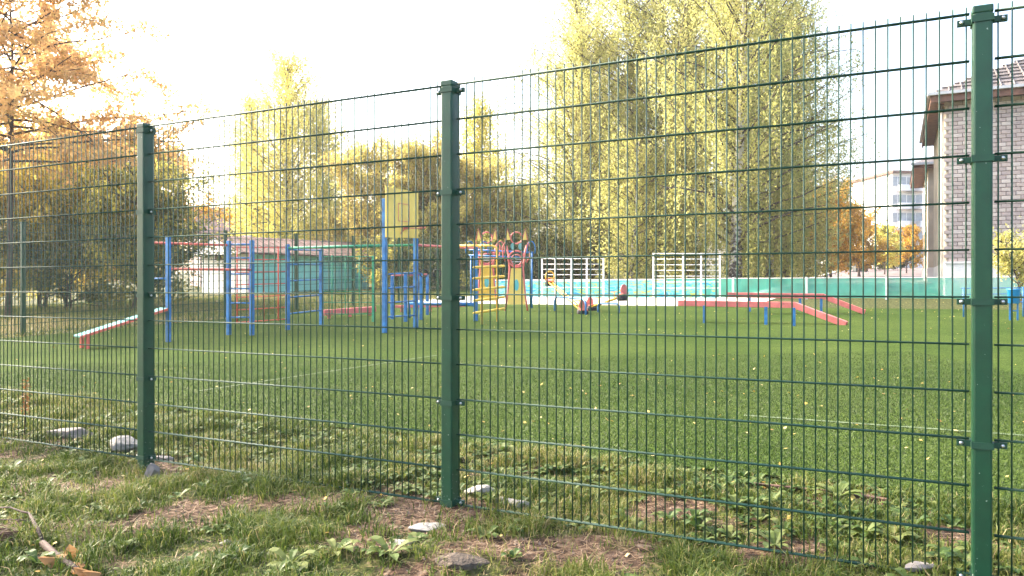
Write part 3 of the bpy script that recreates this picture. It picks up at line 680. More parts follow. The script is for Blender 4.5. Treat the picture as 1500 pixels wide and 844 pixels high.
# far blocks of flats
CREAM = mat('cream_render', (.80, .76, .70), .9, .06, .3); CREAM2 = mat('pale_grey_render', (.80, .78, .75), .9, .06, .3)
def flats(label, px0, px1, ytop, d, mt, nw, storeys=5, ang=-.12, balc=()):
    x0, x1 = (px0-750)/F*d, (px1-750)/F*d; c = ((x0+x1)/2); w = x1-x0; g = gz(c, d)-.5; top = CAMZ-(ytop-420)/F*d
    th = thing('apartment_building', label, 'building', (c, d, g)); ca, sa = math.cos(ang), math.sin(ang); dp = 12
    def pt(u, f, z): return Vector((c+u*ca-f*sa, d+u*sa+f*ca, z))
    ax, ay = Vector((ca, sa, 0)), Vector((-sa, ca, 0))
    MB().quadbox(pt(0, dp/2, (g+top)/2), ax*w/2, ay*dp/2, (0, 0, (top-g)/2)).build('wall', mt, th)
    MB().quadbox(pt(0, dp/2-.2, top+.15), ax*(w/2+.4), ay*(dp/2+.5), (0, 0, .18)).build('roof_edge', SOFFIT, th)
    fh = (top-g-1.2)/storeys
    for s in range(storeys):
        for i in range(nw):
            u = -w/2+(i+.5)*w/nw; z0 = g+1.3+s*fh
            fr = MB().quadbox(pt(u, -.02, z0+fh*.5), ax*.85, ay*.06, (0, 0, fh*.29)).build('window', WHITE, th)
            for sx in (-1, 1): MB().quadbox(pt(u+sx*.40, -.09, z0+fh*.5), ax*.34, ay*.015, (0, 0, fh*.25)).build('pane', FGLASS, fr)
            if i in balc and s:
                bx = MB().quadbox(pt(u, -.6, z0+fh*.12), ax*1.5, ay*.55, (0, 0, fh*.17)).build('balcony', mt, th)
flats('far cream apartment block with a flat roof behind the orange tree', 1232, 1311, 269, 140, CREAM, 6, balc=(2,))
flats('far pale apartment block beside the brick building, with balconies', 1306, 1362, 254, 118, CREAM2, 4, balc=(1, 2), ang=.1)

# turquoise garage
TQ = mat('turquoise_wall_paint', (.36, .84, .74), .7, .15, 1.5); GROOF = mat('old_brown_roof', (.17, .10, .085), .85, .25, 2)
g0, g1 = at(366, 428, 41)[:2], at(541, 420, 47)[:2]
gc = ((g0[0]+g1[0])/2, (g0[1]+g1[1])/2); gg = thing('garage', 'long turquoise garage of upright boards with a brown roof', 'garage', (*gc, gz(*gc)))
gd = np.array(g1)-np.array(g0); gl = np.linalg.norm(gd); gd /= gl; gn = np.array([-gd[1], gd[0]])
G1, G2 = Vector((*gd, 0)), Vector((*gn, 0))
def gpt(u, f, z): return Vector((g0[0], g0[1], 0))+G1*u+G2*f+Vector((0, 0, z))
gb_ = gz(*g0)-.3; gt = gz(*g0)+2.15
gwall = MB().quadbox(gpt(gl/2, 2.5, (gb_+gt)/2), G1*gl/2, G2*2.45, (0, 0, (gt-gb_)/2)).build('wall', TQ, gg)
nb = int(gl/.19)
bmm = MB().quadbox((0, 0, 0), G1*.085, G2*.02, (0, 0, (gt-gb_)/2-.01)).mesh('board'); bmm.materials.append(TQ)
for k in range(nb):
    o = bpy.data.objects.new('board', bmm); COL.objects.link(o); o.parent = gwall; o.location = gpt((k+.5)*gl/nb, .045+random.uniform(-.006, .006), (gb_+gt)/2)-WORG[gwall.name]
MB().quadbox(gpt(-.06, 2.5, (gb_+gt)/2), G1*.05, G2*2.45, (0, 0, (gt-gb_)/2)).build('end_wall', WHITE, gg)
MB().prism([gpt(-.7, -.5, gt), gpt(-.7, 5.4, gt), gpt(-.7, 2.5, gt+.95)], G1*.001).build('gable', WHITE, gg)
m = MB(); m.v = [tuple(gpt(*c)) for c in ((-.8, -.55, gt-.02), (gl+.6, -.55, gt-.02), (gl+.6, 2.5, gt+1.0), (-.8, 2.5, gt+1.0), (-.8, 5.5, gt-.02), (gl+.6, 5.5, gt-.02),
     (-.8, -.55, gt+.06), (gl+.6, -.55, gt+.06), (gl+.6, 2.5, gt+1.08), (-.8, 2.5, gt+1.08), (-.8, 5.5, gt+.06), (gl+.6, 5.5, gt+.06))]
m.f = [(0, 3, 2, 1), (3, 4, 5, 2), (6, 7, 8, 9), (9, 8, 11, 10), (0, 1, 7, 6), (4, 10, 11, 5), (0, 6, 9, 3), (3, 9, 10, 4), (1, 2, 8, 7), (2, 5, 11, 8)]
grf = m.build('roof', GROOF, gg)
for k in range(int(gl/.55)): u = -.6+k*.55; MB().tube([gpt(u, -.53, gt+.08), gpt(u, 2.5, gt+1.1)], .03, 4).build('roof_batten', GROOF, grf)
# white shed by the garage and a house behind
def house(name, label, px, d, w, h, rh, mt, rm, dp=6, ang=.3, win=2):
    x = (px-750)/F*d; g = gz(x, d)-.2; th = thing(name, label, 'house', (x, d, g)); ca, sa = math.cos(ang), math.sin(ang)
    def pt(u, f, z): return Vector((x+u*ca-f*sa, d+u*sa+f*ca, g+z))
    ax, ay = Vector((ca, sa, 0)), Vector((-sa, ca, 0))
    MB().quadbox(pt(0, 0, h/2), ax*w/2, ay*dp/2, (0, 0, h/2)).build('wall', mt, th)
    for s in (-1, 1): MB().prism([pt(s*(w/2-.05), -dp/2, h), pt(s*(w/2-.05), dp/2, h), pt(s*(w/2-.05), 0, h+rh)], ax*.1).build('gable', mt, th)
    r_ = MB()
    for s in (-1, 1):
        r_.prism([pt(-w/2-.4, s*(dp/2+.4), h-.15), pt(w/2+.4, s*(dp/2+.4), h-.15), pt(w/2+.4, 0, h+rh+.05), pt(-w/2-.4, 0, h+rh+.05)], (0, 0, .1))
    rr = r_.build('roof', rm, th); MB().box(pt(w*.2, .5, h+rh+.2), (.5, .5, 1.2), ang).build('chimney', mt, rr)
    for i in range(win):
        u = -w/2+(i+.5)*w/win; f = MB().quadbox(pt(u, -dp/2-.03, h*.55), ax*.5, ay*.04, (0, 0, .6)).build('window', WHITE, th); MB().quadbox(pt(u, -dp/2-.08, h*.55), ax*.42, ay*.012, (0, 0, .52)).build('pane', GLASS, f)
PINKW = mat('weathered_pink_render', (.40, .32, .30), .9, .15, 1)
house('shed', 'small white shed standing at the end of the turquoise garage', 352, 44, 1.7, 2.2, .5, WHITE, GROOF, 2.5, .3, 1)
house('house', 'greyish pink house with a chimney behind the garage roof', 350, 66, 7, 4.4, 2.2, PINKW, GROOF, 7, .5)

# ============================================================ TREES
BARK = mat('grey_brown_bark', (.075, .055, .045), .95, .3, 12, bump=.6, bscale=40)
def birch_bark():
    m = bpy.data.materials.new('birch_bark'); m.use_nodes = True; t = m.node_tree; N = t.nodes; L = t.links; p = N['Principled BSDF']; p.inputs['Roughness'].default_value = .8
    tc = N.new('ShaderNodeTexCoord'); mp = N.new('ShaderNodeMapping'); mp.inputs['Scale'].default_value = (3, 3, 5); L.new(tc.outputs['Object'], mp.inputs['Vector'])
    n = N.new('ShaderNodeTexNoise'); n.inputs['Scale'].default_value = 1.6; n.inputs['Detail'].default_value = 5; L.new(mp.outputs[0], n.inputs['Vector'])
    sx = N.new('ShaderNodeSeparateXYZ'); L.new(tc.outputs['Object'], sx.inputs[0])
    g = N.new('ShaderNodeMapRange'); g.inputs[1].default_value = 0; g.inputs[2].default_value = 6; g.inputs[3].default_value = .10; g.inputs[4].default_value = -.06; L.new(sx.outputs['Z'], g.inputs[0])
    ad = N.new('ShaderNodeMath'); ad.operation = 'ADD'; L.new(n.outputs['Fac'], ad.inputs[0]); L.new(g.outputs[0], ad.inputs[1])
    r = N.new('ShaderNodeValToRGB'); e = r.color_ramp.elements; e[0].position = .47; e[0].color = (.62, .58, .53, 1); e[1].position = .58; e[1].color = (.07, .055, .05, 1)
    L.new(ad.outputs[0], r.inputs[0]); L.new(r.outputs[0], p.inputs['Base Color']); return m
BIRCH = birch_bark()
LEAF = {
 'bright': leafmat('bright_yellow_leaves', [(.45, .36, .07), (.72, .58, .12), (.82, .70, .20)], .68),
 'birch': leafmat('birch_leaves', [(.24, .26, .08), (.46, .455, .145), (.66, .60, .23)], .6),
 'yellow': leafmat('yellow_birch_leaves', [(.44, .42, .10), (.64, .58, .14), (.74, .66, .20)], .6),
 'larch': leafmat('orange_larch_leaves', [(.52, .38, .13), (.66, .40, .17), (.74, .50, .20)], .64),
 'olive': leafmat('olive_leaves', [(.10, .11, .03), (.27, .26, .06), (.56, .48, .11)], .6),
 'brown': leafmat('russet_leaves', [(.28, .21, .07), (.50, .43, .12), (.66, .58, .16)], .6),
 'orange': leafmat('orange_leaves', [(.26, .19, .04), (.50, .27, .04), (.55, .36, .05)], .5),
 'green': leafmat('dark_green_leaves', [(.06, .075, .025), (.14, .15, .045), (.28, .25, .07)], .5)}
def leaf_quads(c, size, rng, tone, droop=0.):      # one small three-cornered leaf each
    n = len(c); s = size*rng.uniform(.6, 1.3, n)
    d = rng.normal(size=(n, 3)); d[:, 2] -= droop; d /= np.linalg.norm(d, axis=1)[:, None]
    e = rng.normal(size=(n, 3)); e -= d*np.sum(e*d, 1)[:, None]; e /= np.linalg.norm(e, axis=1)[:, None]
    a = c-d*s[:, None]*.55-e*s[:, None]*.12; b = c-d*s[:, None]*.05+e*s[:, None]*.48; t = c+d*s[:, None]*.70-e*s[:, None]*.25
    return np.stack([a, b, t], 1).reshape(-1, 3)
def limb_path(rng, p, d, L, n, bend, sag):
    pts = [np.array(p)]; d = np.array(d, float); st = L/n
    for i in range(n):
        d = d+rng.normal(size=3)*bend; d[2] += sag*(i/n); d /= np.linalg.norm(d); pts.append(pts[-1]+d*st)
    return pts
def tree(name, label, px, d, h, rad, style, leaf, seed, base=.2, lsize=.11, nl=60, dens=1.0, trunk_r=None, stems=1, lean=(0, 0), group=None, xy=None, bark=None):
    rng = np.random.default_rng(seed)
    x, y = ((px-750)/F*d, d) if xy is None else xy
    z = gz(x, y); th = thing(name, label, 'tree' if h > 3.2 else 'shrub', (x, y, z), group)
    tm, lm, C = MB(), MB(), []
    tr = trunk_r or h*.014
    for st in range(stems):
        ld = np.array([lean[0], lean[1], 1.0])
        if stems > 1: an = st*6.283/stems+rng.uniform(0, 1); ld = np.array([.22*math.cos(an), .22*math.sin(an), 1])
        hh = h*(.96 if stems == 1 else rng.uniform(.7, .95))
        tp = limb_path(rng, (x+rng.normal()*.15*(stems > 1), y+rng.normal()*.15*(stems > 1), z-.15), ld/np.linalg.norm(ld), hh, 9, .03, .0)
        tr_ = tr/(1 if stems == 1 else 1.6); tm.tube(tp, [tr_*1.25]+[tr_*(1-.92*i/9) for i in range(1, 10)], 9)
        T = np.array(tp)
        for i in range(nl//stems):
            t = base+(1-base)*(i+rng.uniform())/(nl//stems)*.97; k = min(int(t*9), 8); p = T[k]+(T[k+1]-T[k])*(t*9-k)
            u = (t-base)/(1-base); an = i*2.4+rng.uniform(-.5, .5)
            if style == 'birch':
                prof = (max(.0, math.sin(math.pi*min(1, (u*.80+.20))))**.7)*.9+.1; el = .45+.55*u
                L = rad*prof*rng.uniform(.7, 1.15); dr = np.array([math.cos(an)*math.cos(el), math.sin(an)*math.cos(el), math.sin(el)])
                lp = limb_path(rng, p, dr, L*1.2, 6, .10, -.10); lm.tube(lp, [tr_*.22*(1-.6*u)*(1-.85*j/6)+.008 for j in range(7)], 4, False)
                ns = int(13*dens*(.5+L/rad))
                for _ in range(ns):
                    q = rng.uniform(.06, 1)*6; kk = min(int(q), 5); s0 = lp[kk]+(lp[kk+1]-lp[kk])*(q-kk)+rng.normal(size=3)*.18
                    SL = rng.uniform(.5, 1.0)*min(2.6, h*.13)*(1.25-.75*u); m_ = max(5, int(SL/.075))
                    tt = np.linspace(0, 1, m_)[:, None]; off = rng.normal(size=2)*.28
                    c = s0+np.concatenate([off[0]*tt**.7, off[1]*tt**.7, .12*tt-SL*tt**1.3], 1)+rng.normal(size=(m_, 3))*.085; C.append(c)
            else:
                prof = max(.25, math.sin(math.pi*min(1, u*.72+.28))**.6)
                if style == 'larch': prof = max(.12, (1-u)**.55); el = rng.uniform(-.05, .35)
                else: el = rng.uniform(.15, 1.0)
                L = rad*prof*rng.uniform(.65, 1.15); dr = np.array([math.cos(an)*math.cos(el), math.sin(an)*math.cos(el), math.sin(el)])
                lp = limb_path(rng, p, dr, L, 6, .14, .04 if style != 'larch' else .03); lm.tube(lp, [tr_*.38*(1-.5*u)*(1-.85*j/6)+.007 for j in range(7)], 5, False)
                for s_ in range(5):
                    q = rng.uniform(1.2, 6); kk = min(int(q), 5); s0 = lp[kk]+(lp[kk+1]-lp[kk])*(q-kk)
                    dd_ = (lp[kk+1]-lp[kk]); dd_ = dd_/np.linalg.norm(dd_)+rng.normal(size=3)*.65; dd_ /= np.linalg.norm(dd_)
                    SL = L*rng.uniform(.22, .5); sp = limb_path(rng, s0, dd_, SL, 4, .2, -.03 if style == 'larch' else .0); lm.tube(sp, [.012*(1-.7*j/4)+.003 for j in range(5)], 3, False)
                    m_ = int(SL*dens*55)+6; q2 = rng.uniform(0, 1, m_)**.8*4; k2 = np.minimum(q2.astype(int), 3); SP = np.array(sp)
                    c = SP[k2]+(SP[k2+1]-SP[k2])*(q2-k2)[:, None]+rng.normal(size=(m_, 3))*(.10 if style == 'larch' else .17)*min(1.2, max(.6, rad/3)); C.append(c)
    C = np.concatenate(C); C = C[C[:, 2] > z+.25]
    n = len(C); clump = vnoise(C[:, 0]*1.0+C[:, 2]*.6, C[:, 1]*1.0+C[:, 2]*.8, 1.1, seed % 7)
    tone = .5+(clump-.5)*.8+rng.normal(size=n)*.26
    tk = tm.build('trunk', bark or (BIRCH if style == 'birch' else BARK), th, True)
    if lm.v: lm.build('branches', BARK, tk, True)
    npmesh('crown', leaf_quads(C, lsize, rng, tone, .9 if style == 'birch' else .3), 3, tone, LEAF[leaf], th, (x, y, z))
    return n
NL = 0
# left side
NL += tree('larch_tree', 'orange larch like tree with long bare-showing limbs at the field corner', 12, 23, 12.5, 5.0, 'larch', 'larch', 11, base=.40, lsize=.125, nl=76, dens=1.35, trunk_r=.09, lean=(.0, 0))
NL += tree('yellow_bush_tree', 'yellow leaved bushy tree behind the larch', 55, 29, 7.0, 3.0, 'broad', 'bright', 12, base=.08, lsize=.12, nl=64, dens=1.7, stems=3)
NL += tree('yellow_bush_tree', 'yellow leaved tree at the far corner of the field fence', -30, 28, 8.5, 3.6, 'broad', 'bright', 13, base=.08, lsize=.12, nl=70, dens=2.2, stems=3)
NL += tree('olive_tree', 'dark olive leaved many stemmed tree beside the turquoise garage', 212, 27.5, 6.6, 2.5, 'broad', 'olive', 14, base=.06, lsize=.11, nl=76, dens=1.4, stems=4)
NL += tree('olive_shrub', 'olive spreading shrub under the larch', 105, 28.5, 4.6, 2.5, 'broad', 'olive', 15, base=.05, lsize=.11, nl=60, dens=1.6, stems=4)
NL += tree('brown_tree', 'brown yellow tree whose bare twigs reach over the white sky', 165, 33, 9.0, 3.4, 'broad', 'orange', 16, base=.12, lsize=.13, nl=70, dens=2.0, stems=2)
# birches by the garage
NL += tree('birch_tree', 'tall yellow birch with a spire top behind the garage', 428, 54, 17.2, 4.6, 'birch', 'yellow', 21, base=.08, lsize=.125, nl=110, dens=1.6)
NL += tree('birch_tree', 'slim yellow birch beside the tall spire birch', 380, 56, 14.8, 2.0, 'birch', 'yellow', 22, base=.08, lsize=.125, nl=80, dens=1.4)
NL += tree('birch_tree', 'yellow birch with a drooping side on the bare sky', 482, 55, 13.8, 3.2, 'birch', 'yellow', 23, base=.08, lsize=.125, nl=80, dens=1.4)
NL += tree('russet_tree', 'russet tree above the turquoise garage roof', 522, 52, 6.4, 3.2, 'broad', 'brown', 24, base=.12, lsize=.14, nl=84, dens=2.4, stems=2)
NL += tree('russet_tree', 'russet and yellow tree behind the yellow backboard', 585, 47, 10.8, 3.8, 'broad', 'brown', 25, base=.12, lsize=.14, nl=84, dens=2.4, stems=2)
NL += tree('russet_tree', 'russet and yellow tree between backboard and scuffed post', 640, 46, 10.6, 3.6, 'broad', 'brown', 26, base=.12, lsize=.14, nl=84, dens=2.4, stems=2)
NL += tree('birch_tree', 'narrow yellow birch above the animal climbers', 706, 50, 12.6, 2.3, 'birch', 'yellow', 27, base=.08, lsize=.125, nl=84, dens=1.4)
NL += tree('russet_tree', 'low russet tree behind the animal climbers', 745, 48, 7.0, 3.2, 'broad', 'brown', 28, base=.08, lsize=.14, nl=84, dens=2.4, stems=3)
# birch grove
grove = [(838, 44, 15.2, 4.4, 'leftmost weeping birch of the grove, its top leaning to the white sky', 31, (-.02, 0)), (888, 46, 20, 5.0, 'weeping birch behind the mural wall', 32, (0, 0)),
         (958, 41, 20.5, 5.0, 'weeping birch behind the white wall bars', 33, (.03, 0)), (1076, 36.5, 20.0, 5.0, 'weeping birch with the thickest white trunk', 34, (-.04, 0)),
         (1126, 41, 19.5, 4.2, 'weeping birch with a slim trunk next to the thick birch', 35, (.02, 0)), (1150, 44, 16.5, 3.4, 'weeping birch with dark trunk at the grove edge', 36, (.03, 0)), (1005, 49, 20.5, 4.8, 'weeping birch in the back of the grove', 37, (0, 0)), (925, 43.5, 20.5, 4.4, 'weeping birch filling the middle of the grove', 39, (0, 0))]
for px, d, h, r_, lab, sd_, ln in grove:
    NL += tree('birch_tree', lab, px, d, h, r_, 'birch', 'birch', sd_, base=.10, lsize=.104, nl=120, dens=1.5, trunk_r=.30 if sd_ == 34 else .2, lean=ln, group='birches of the grove')
NL += tree('birch_tree', 'short young birch with low curtains of leaves behind the mural wall', 925, 38, 8.0, 2.6, 'birch', 'birch', 38, base=.10, lsize=.12, nl=60, dens=1.1)
NL += tree('russet_tree', 'orange tree between the birch grove and the far flats', 1218, 55, 8.0, 3.2, 'broad', 'orange', 41, base=.12, lsize=.15, nl=66, dens=1.5, stems=3)
NL += tree('orange_tree', 'orange tree in front of the far cream flats', 1256, 62, 6.0, 2.6, 'broad', 'orange', 42, base=.12, lsize=.125, nl=60, dens=1.3, stems=2)
NL += tree('yellow_tree', 'small yellow tree in front of the pale flats', 1296, 70, 4.4, 1.9, 'broad', 'yellow', 43, base=.2, lsize=.17, nl=40, dens=1.0)
NL += tree('orange_tree', 'small orange tree under the balconies', 1328, 74, 4.8, 1.8, 'broad', 'orange', 44, base=.2, lsize=.17, nl=40, dens=.9)
NL += tree('yellow_shrub', 'yellow shrub growing against the brick wall', 1502, 23.5, 2.9, .8, 'broad', 'birch', 45, base=.25, lsize=.09, nl=30, dens=1.6, stems=2)
# hedge row behind the far fence
hs = [(575, 42, 3.4), (612, 43, 3.1), (655, 42, 3.3), (700, 42, 3.0), (745, 43, 3.2), (790, 42, 3.3), (838, 43, 2.9), (1000, 52, 3.4), (1100, 52, 3.2), (1165, 54, 3.1)]
hl = ['under the backboard', 'right of the backboard stand', 'behind the scuffed post', 'behind the yellow step climber', 'behind the animal climber', 'left of the white wall bars', 'behind the white wall bars', 'between birch trunks', 'right of the thick birch trunk', 'at the end of the grove']
for i, (px, d, h) in enumerate(hs):
    NL += tree('hedge_shrub', 'dark green shrub of the hedge, '+hl[i], px, d, h, 1.9, 'broad', 'green' if i % 3 else 'olive', 60+i, base=.04, lsize=.13, nl=44, dens=1.5, stems=4, group='shrubs of the hedge')
for i, (px, d, h) in enumerate(((1225, 88, 2.2), (1285, 92, 2.0), (1318, 92, 2.3))):
    NL += tree('far_shrub', ['green shrub left of the dark bin by the road', 'green shrub right of the dark bin by the road', 'green shrub below the balconies'][i], px, d, h, 2.2, 'broad', 'green', 80+i, base=.04, lsize=.2, nl=30, dens=.9, stems=3)
# dark container by the road
x, y = at(1260, 393, 84)[:2]; dc = thing('waste_container', 'dark green waste container by the road below the far flats', 'container', (x, y, gz(x, y)))
DARK = mat('dark_container', (.03, .04, .04), .6, .2, 3)
MB().box((x, y, gz(x, y)+.5), (1.3, .9, .8)).build('body', DARK, dc, bevel=.03); MB().box((x, y, gz(x, y)+.95), (1.36, .96, .1)).build('lid', DARK, dc, bevel=.02)
for s in (-1, 1): MB().box((x+.5*s, y-.3, gz(x, y)+.05), (.12, .12, .14)).build('wheel', BLACK, dc)

# ============================================================ STONES, BRANCH, EDGING
STONE = mat('pale_stone', (.19, .17, .15), .9, .15, 9, bump=.7, bscale=25); STONE2 = mat('white_mortar_stone', (.27, .25, .22), .9, .12, 14, bump=.6, bscale=45)
STONE3 = mat('brown_grey_rock', (.12, .090, .065), .95, .3, 25, bump=1, bscale=90)
import bmesh
def stone(label, px, py, size, mt, seed, rz=0., sink=.3, name='stone', tilt=0, dz=0):
    rng = random.Random(seed); bm = bmesh.new(); bmesh.ops.create_icosphere(bm, subdivisions=4, radius=1)
    ph = [Vector([rng.uniform(-1, 1) for _ in range(3)]).normalized() for _ in range(16)]; cut = [rng.uniform(.42, .85) for _ in ph]
    for v in bm.verts:
        for n_, c_ in zip(ph, cut):
            q = v.co.dot(n_)
            if q > c_: v.co -= n_*(q-c_)*.9
        v.co *= 1+rng.uniform(-.02, .02)+.10*(float(vnoise(v.co.x*2+v.co.z, v.co.y*2-v.co.z, 1.6, seed))-.5)
        v.co = Vector((v.co.x*size[0], v.co.y*size[1], v.co.z*size[2]))
    m = bpy.data.meshes.new(name); bm.to_mesh(m); bm.free(); m.materials.append(mt)
    x, y = gp(px, py); zz = float(nearz(x, y)); o = bpy.data.objects.new(name, m); COL.objects.link(o); o.location = (x, y, zz+size[2]*(1-2*sink)+dz); o.rotation_euler = (tilt, tilt*.6, rz)
    WORG[o.name] = o.location.copy(); return tag(o, label, 'stone')
stone('long white stone lying behind the post with the grey stone', 184, 655, (.20, .11, .085), STONE2, 1, .1, .36)
stone('grey flat stone half grown over behind the mesh', 105, 640, (.26, .09, .07), STONE, 2, -.15)
stone('small grey stone leaning on the foot of the fence post', 222, 693, (.055, .05, .075), STONE, 3, .4, .15, tilt=.25)
stone('small pale stone just right of the stone footed post', 243, 668, (.09, .05, .035), STONE2, 4, .2)
stone('broken white concrete lump behind the scuffed post', 708, 727, (.13, .10, .05), STONE2, 5, .2)
stone('rough pale concrete slab under the mesh right of the scuffed post', 752, 742, (.15, .08, .045), STONE2, 6, -.5)
stone('white stone slab lying before the scuffed post', 622, 778, (.12, .07, .035), STONE2, 7, .3, .58)
stone('flat pale stone with chipped edge left of the white slab', 590, 798, (.09, .06, .03), STONE2, 8, -.2, .58)
stone('low brown grey rock breaking through the soil mound', 675, 834, (.15, .10, .045), STONE3, 9, .1, .58)
stone('small white stone lying in the grass', 330, 797, (.04, .028, .018), STONE2, 10, .5)
stone('pale stone at the foot of the post before the brick building', 1345, 846, (.10, .06, .025), STONE, 12, .2)
stone('small grey stone half sunk in the open grass', 337, 727, (.022, .018, .014), STONE, 13, .5)
# edging board
e0, e1 = np.array(gp(1092, 715)), np.array(gp(1208, 727)); e2 = np.array(gp(1300, 740))
eb = thing('edging_board', 'dark weathered board edging the turf', 'edging', (*((e0+e2)/2), gz(*((e0+e2)/2))))
for p_, q_ in ((e0, e1), (e1, e2)):
    MB().bar((*p_, gz(*p_)+.0), (*q_, gz(*q_)+.0), .03, .075).build('board', BROWN, eb, bevel=.004)
# broken branch with dry leaves, and a tangle of dark wire
NEAR = CAMZ
DRY = leafmat('dry_leaf', [(.20, .09, .03), (.34, .17, .06), (.44, .25, .10)], .3)
WOOD = mat('dead_wood', (.055, .028, .020), .8, .3, 30, bump=.5, bscale=120)
bx, by = gp(75, 815); br = thing('broken_branch', 'dead broken branch with dry orange leaves lying on the grass', 'branch', (bx, by, float(nearz(bx, by))))
def G(px, py, up_): x, y = gp(px, py); return Vector((x, y, float(nearz(x, y))+up_))
MB().tube([G(62, 802, .035), G(80, 815, .03), G(100, 828, .025), G(128, 842, .02)], [.017, .016, .014, .008], 10).build('stick', WOOD, br, True)
MB().tube([G(62, 801, .04), G(54, 792, .06), G(47, 782, .06), G(42, 771, .05), G(30, 770, .05), G(14, 766, .06), G(-10, 762, .05)], [.008, .010, .008, .006, .006, .005, .004], 7).build('twig', WOOD, br, True)
MB().tube([G(47, 783, .05), G(30, 782, .05), G(12, 782, .04), G(-8, 781, .04)], .003, 6).build('twig', WOOD, br, True)
rng = np.random.default_rng(8)
for i, (px, py, sz) in enumerate(((74, 826, .055), (90, 822, .04), (102, 820, .045), (112, 832, .04), (122, 838, .05), (134, 842, .045), (118, 843, .045))):
    c = G(px, py, .04); d = Vector(rng.normal(size=3)); d.z = abs(d.z)*.4; d.normalize(); s_ = d.cross(Vector((0, -.5, 1))).normalized(); n_ = d.cross(s_)
    vs, tn = [], []
    prof = [0, .55, .8, .75, .4, 0]
    for k in range(5):
        for s in (-1, 1):
            a_, b_ = (k/5-.5)*2*sz, ((k+1)/5-.5)*2*sz; wa, wb = prof[k]*sz*s, prof[k+1]*sz*s
            cu = lambda w: n_*(abs(w)*.5)
            vs += [c+d*a_, c+d*b_, c+d*b_+s_*wb+cu(wb), c+d*a_+s_*wa+cu(wa)]; tn.append(.3+.5*rng.uniform())
    npmesh('dry_leaf', np.array([tuple(v) for v in vs]), 4, np.array(tn), DRY, br, WORG[br.name])
wx_, wy_ = gp(2, 800); wt = MB()
for i in range(26):
    c = Vector((wx_+rng.normal()*.012-.01, wy_+rng.normal()*.02, float(nearz(wx_, wy_))+.05+rng.normal()*.012)); an = rng.uniform(0, 6.28); tl = rng.uniform(-.6, .6); rr_ = rng.uniform(.035, .06)
    wt.ring(c, (math.cos(an), math.sin(an), tl*.3), (-math.sin(an), math.cos(an), tl), rr_, .0022, 18, 4)
tag(wt.build('wire_tangle', BROWN), 'dark tangle of twigs and wire lying on the grass', 'tangle')

# ============================================================ GRASS, WEEDS, FALLEN LEAVES
GRASS = leafmat('grass_blades', [(.028, .055, .008), (.080, .120, .018), (.17, .19, .040), (.34, .27, .13)], .35)
WEED = leafmat('weed_leaves', [(.030, .065, .012), (.075, .125, .024), (.17, .19, .05)], .35)
TURFB = leafmat('turf_fibres', [(.020, .042, .007), (.056, .092, .019), (.105, .145, .034)], .2)
FALL = leafmat('fallen_leaves', [(.26, .13, .04), (.52, .36, .08), (.58, .48, .22)], .25)
STRAW = leafmat('dead_grass', [(.06, .03, .016), (.20, .12, .065), (.40, .29, .17)], .2)
def blades(name, xy, zz, h, w, lean, tone, mt, rng, simple=False):
    n = len(xy); an = rng.uniform(0, 2*np.pi, n); dx, dy = np.cos(an), np.sin(an)
    b2 = an+rng.normal(size=n)*.8; sx, sy = -np.sin(b2)*w/2, np.cos(b2)*w/2
    p = np.stack([xy[:, 0], xy[:, 1], zz-.01], 1); side = np.stack([sx, sy, np.zeros(n)], 1)
    l1 = lean*.35*h; l2 = lean*h
    m_ = p+np.stack([dx*l1, dy*l1, h*.6], 1); t_ = p+np.stack([dx*l2, dy*l2, h*(1-.35*lean)], 1)
    if simple: return npmesh(name, np.stack([p-side, p+side, t_], 1).reshape(-1, 3), 3, tone, mt)
    q1 = np.stack([p-side, p+side, m_+side*.8, m_-side*.8], 1); q2 = np.stack([m_-side*.8, m_+side*.8, t_+side*.1, t_-side*.1], 1)
    v = np.stack([q1, q2], 1).reshape(-1, 3)
    return npmesh(name, v, 4, np.repeat(tone, 2), mt)
rng = np.random.default_rng(77)
def scatter(n, lo, hi): return np.stack([rng.uniform(lo[0], hi[0], n), rng.uniform(lo[1], hi[1], n)], 1)
P = scatter(640000, (-7.5, 2.9), (4.2, 9.6))
px_ = 750+F*P[:, 0]/P[:, 1]; keep = (px_ > -90) & (px_ < 1590)
tm_, a_, b_ = turfmask(P[:, 0], P[:, 1]); keep &= ~tm_
keep &= (b_ < TURF_NEAR(a_)+.02)
P = P[keep]; tm_, a_, b_ = turfmask(P[:, 0], P[:, 1]); D = dirtmap(P[:, 0], P[:, 1]); tuft = vnoise(P[:, 0], P[:, 1], 4.5, 11)*.6+vnoise(P[:, 0], P[:, 1], 11, 12)*.4
pr = np.clip(1.05-1.45*D, .03, 1)*np.clip(.25+tuft*1.2, 0, 1)
k = rng.uniform(size=len(P)) < pr; P, D, tuft, b_ = P[k], D[k], tuft[k], b_[k]
n = len(P); h = (.028+.105*np.clip(tuft-.30, 0, 1)**1.0*1.4)*rng.uniform(.5, 1.5, n)
tone = .38+(vnoise(P[:, 0], P[:, 1], 1.6, 13)-.5)*.5+rng.normal(size=n)*.22+np.where(rng.uniform(size=n) < .10, .45, 0)
o = blades('grass', P, nearz(P[:, 0], P[:, 1]), h, .0042+.003*rng.uniform(size=n), rng.uniform(.2, 1.0, n), tone, GRASS, rng)
tag(o, 'patchy green grass growing along the mesh fence', 'grass', kind='stuff'); NB = n
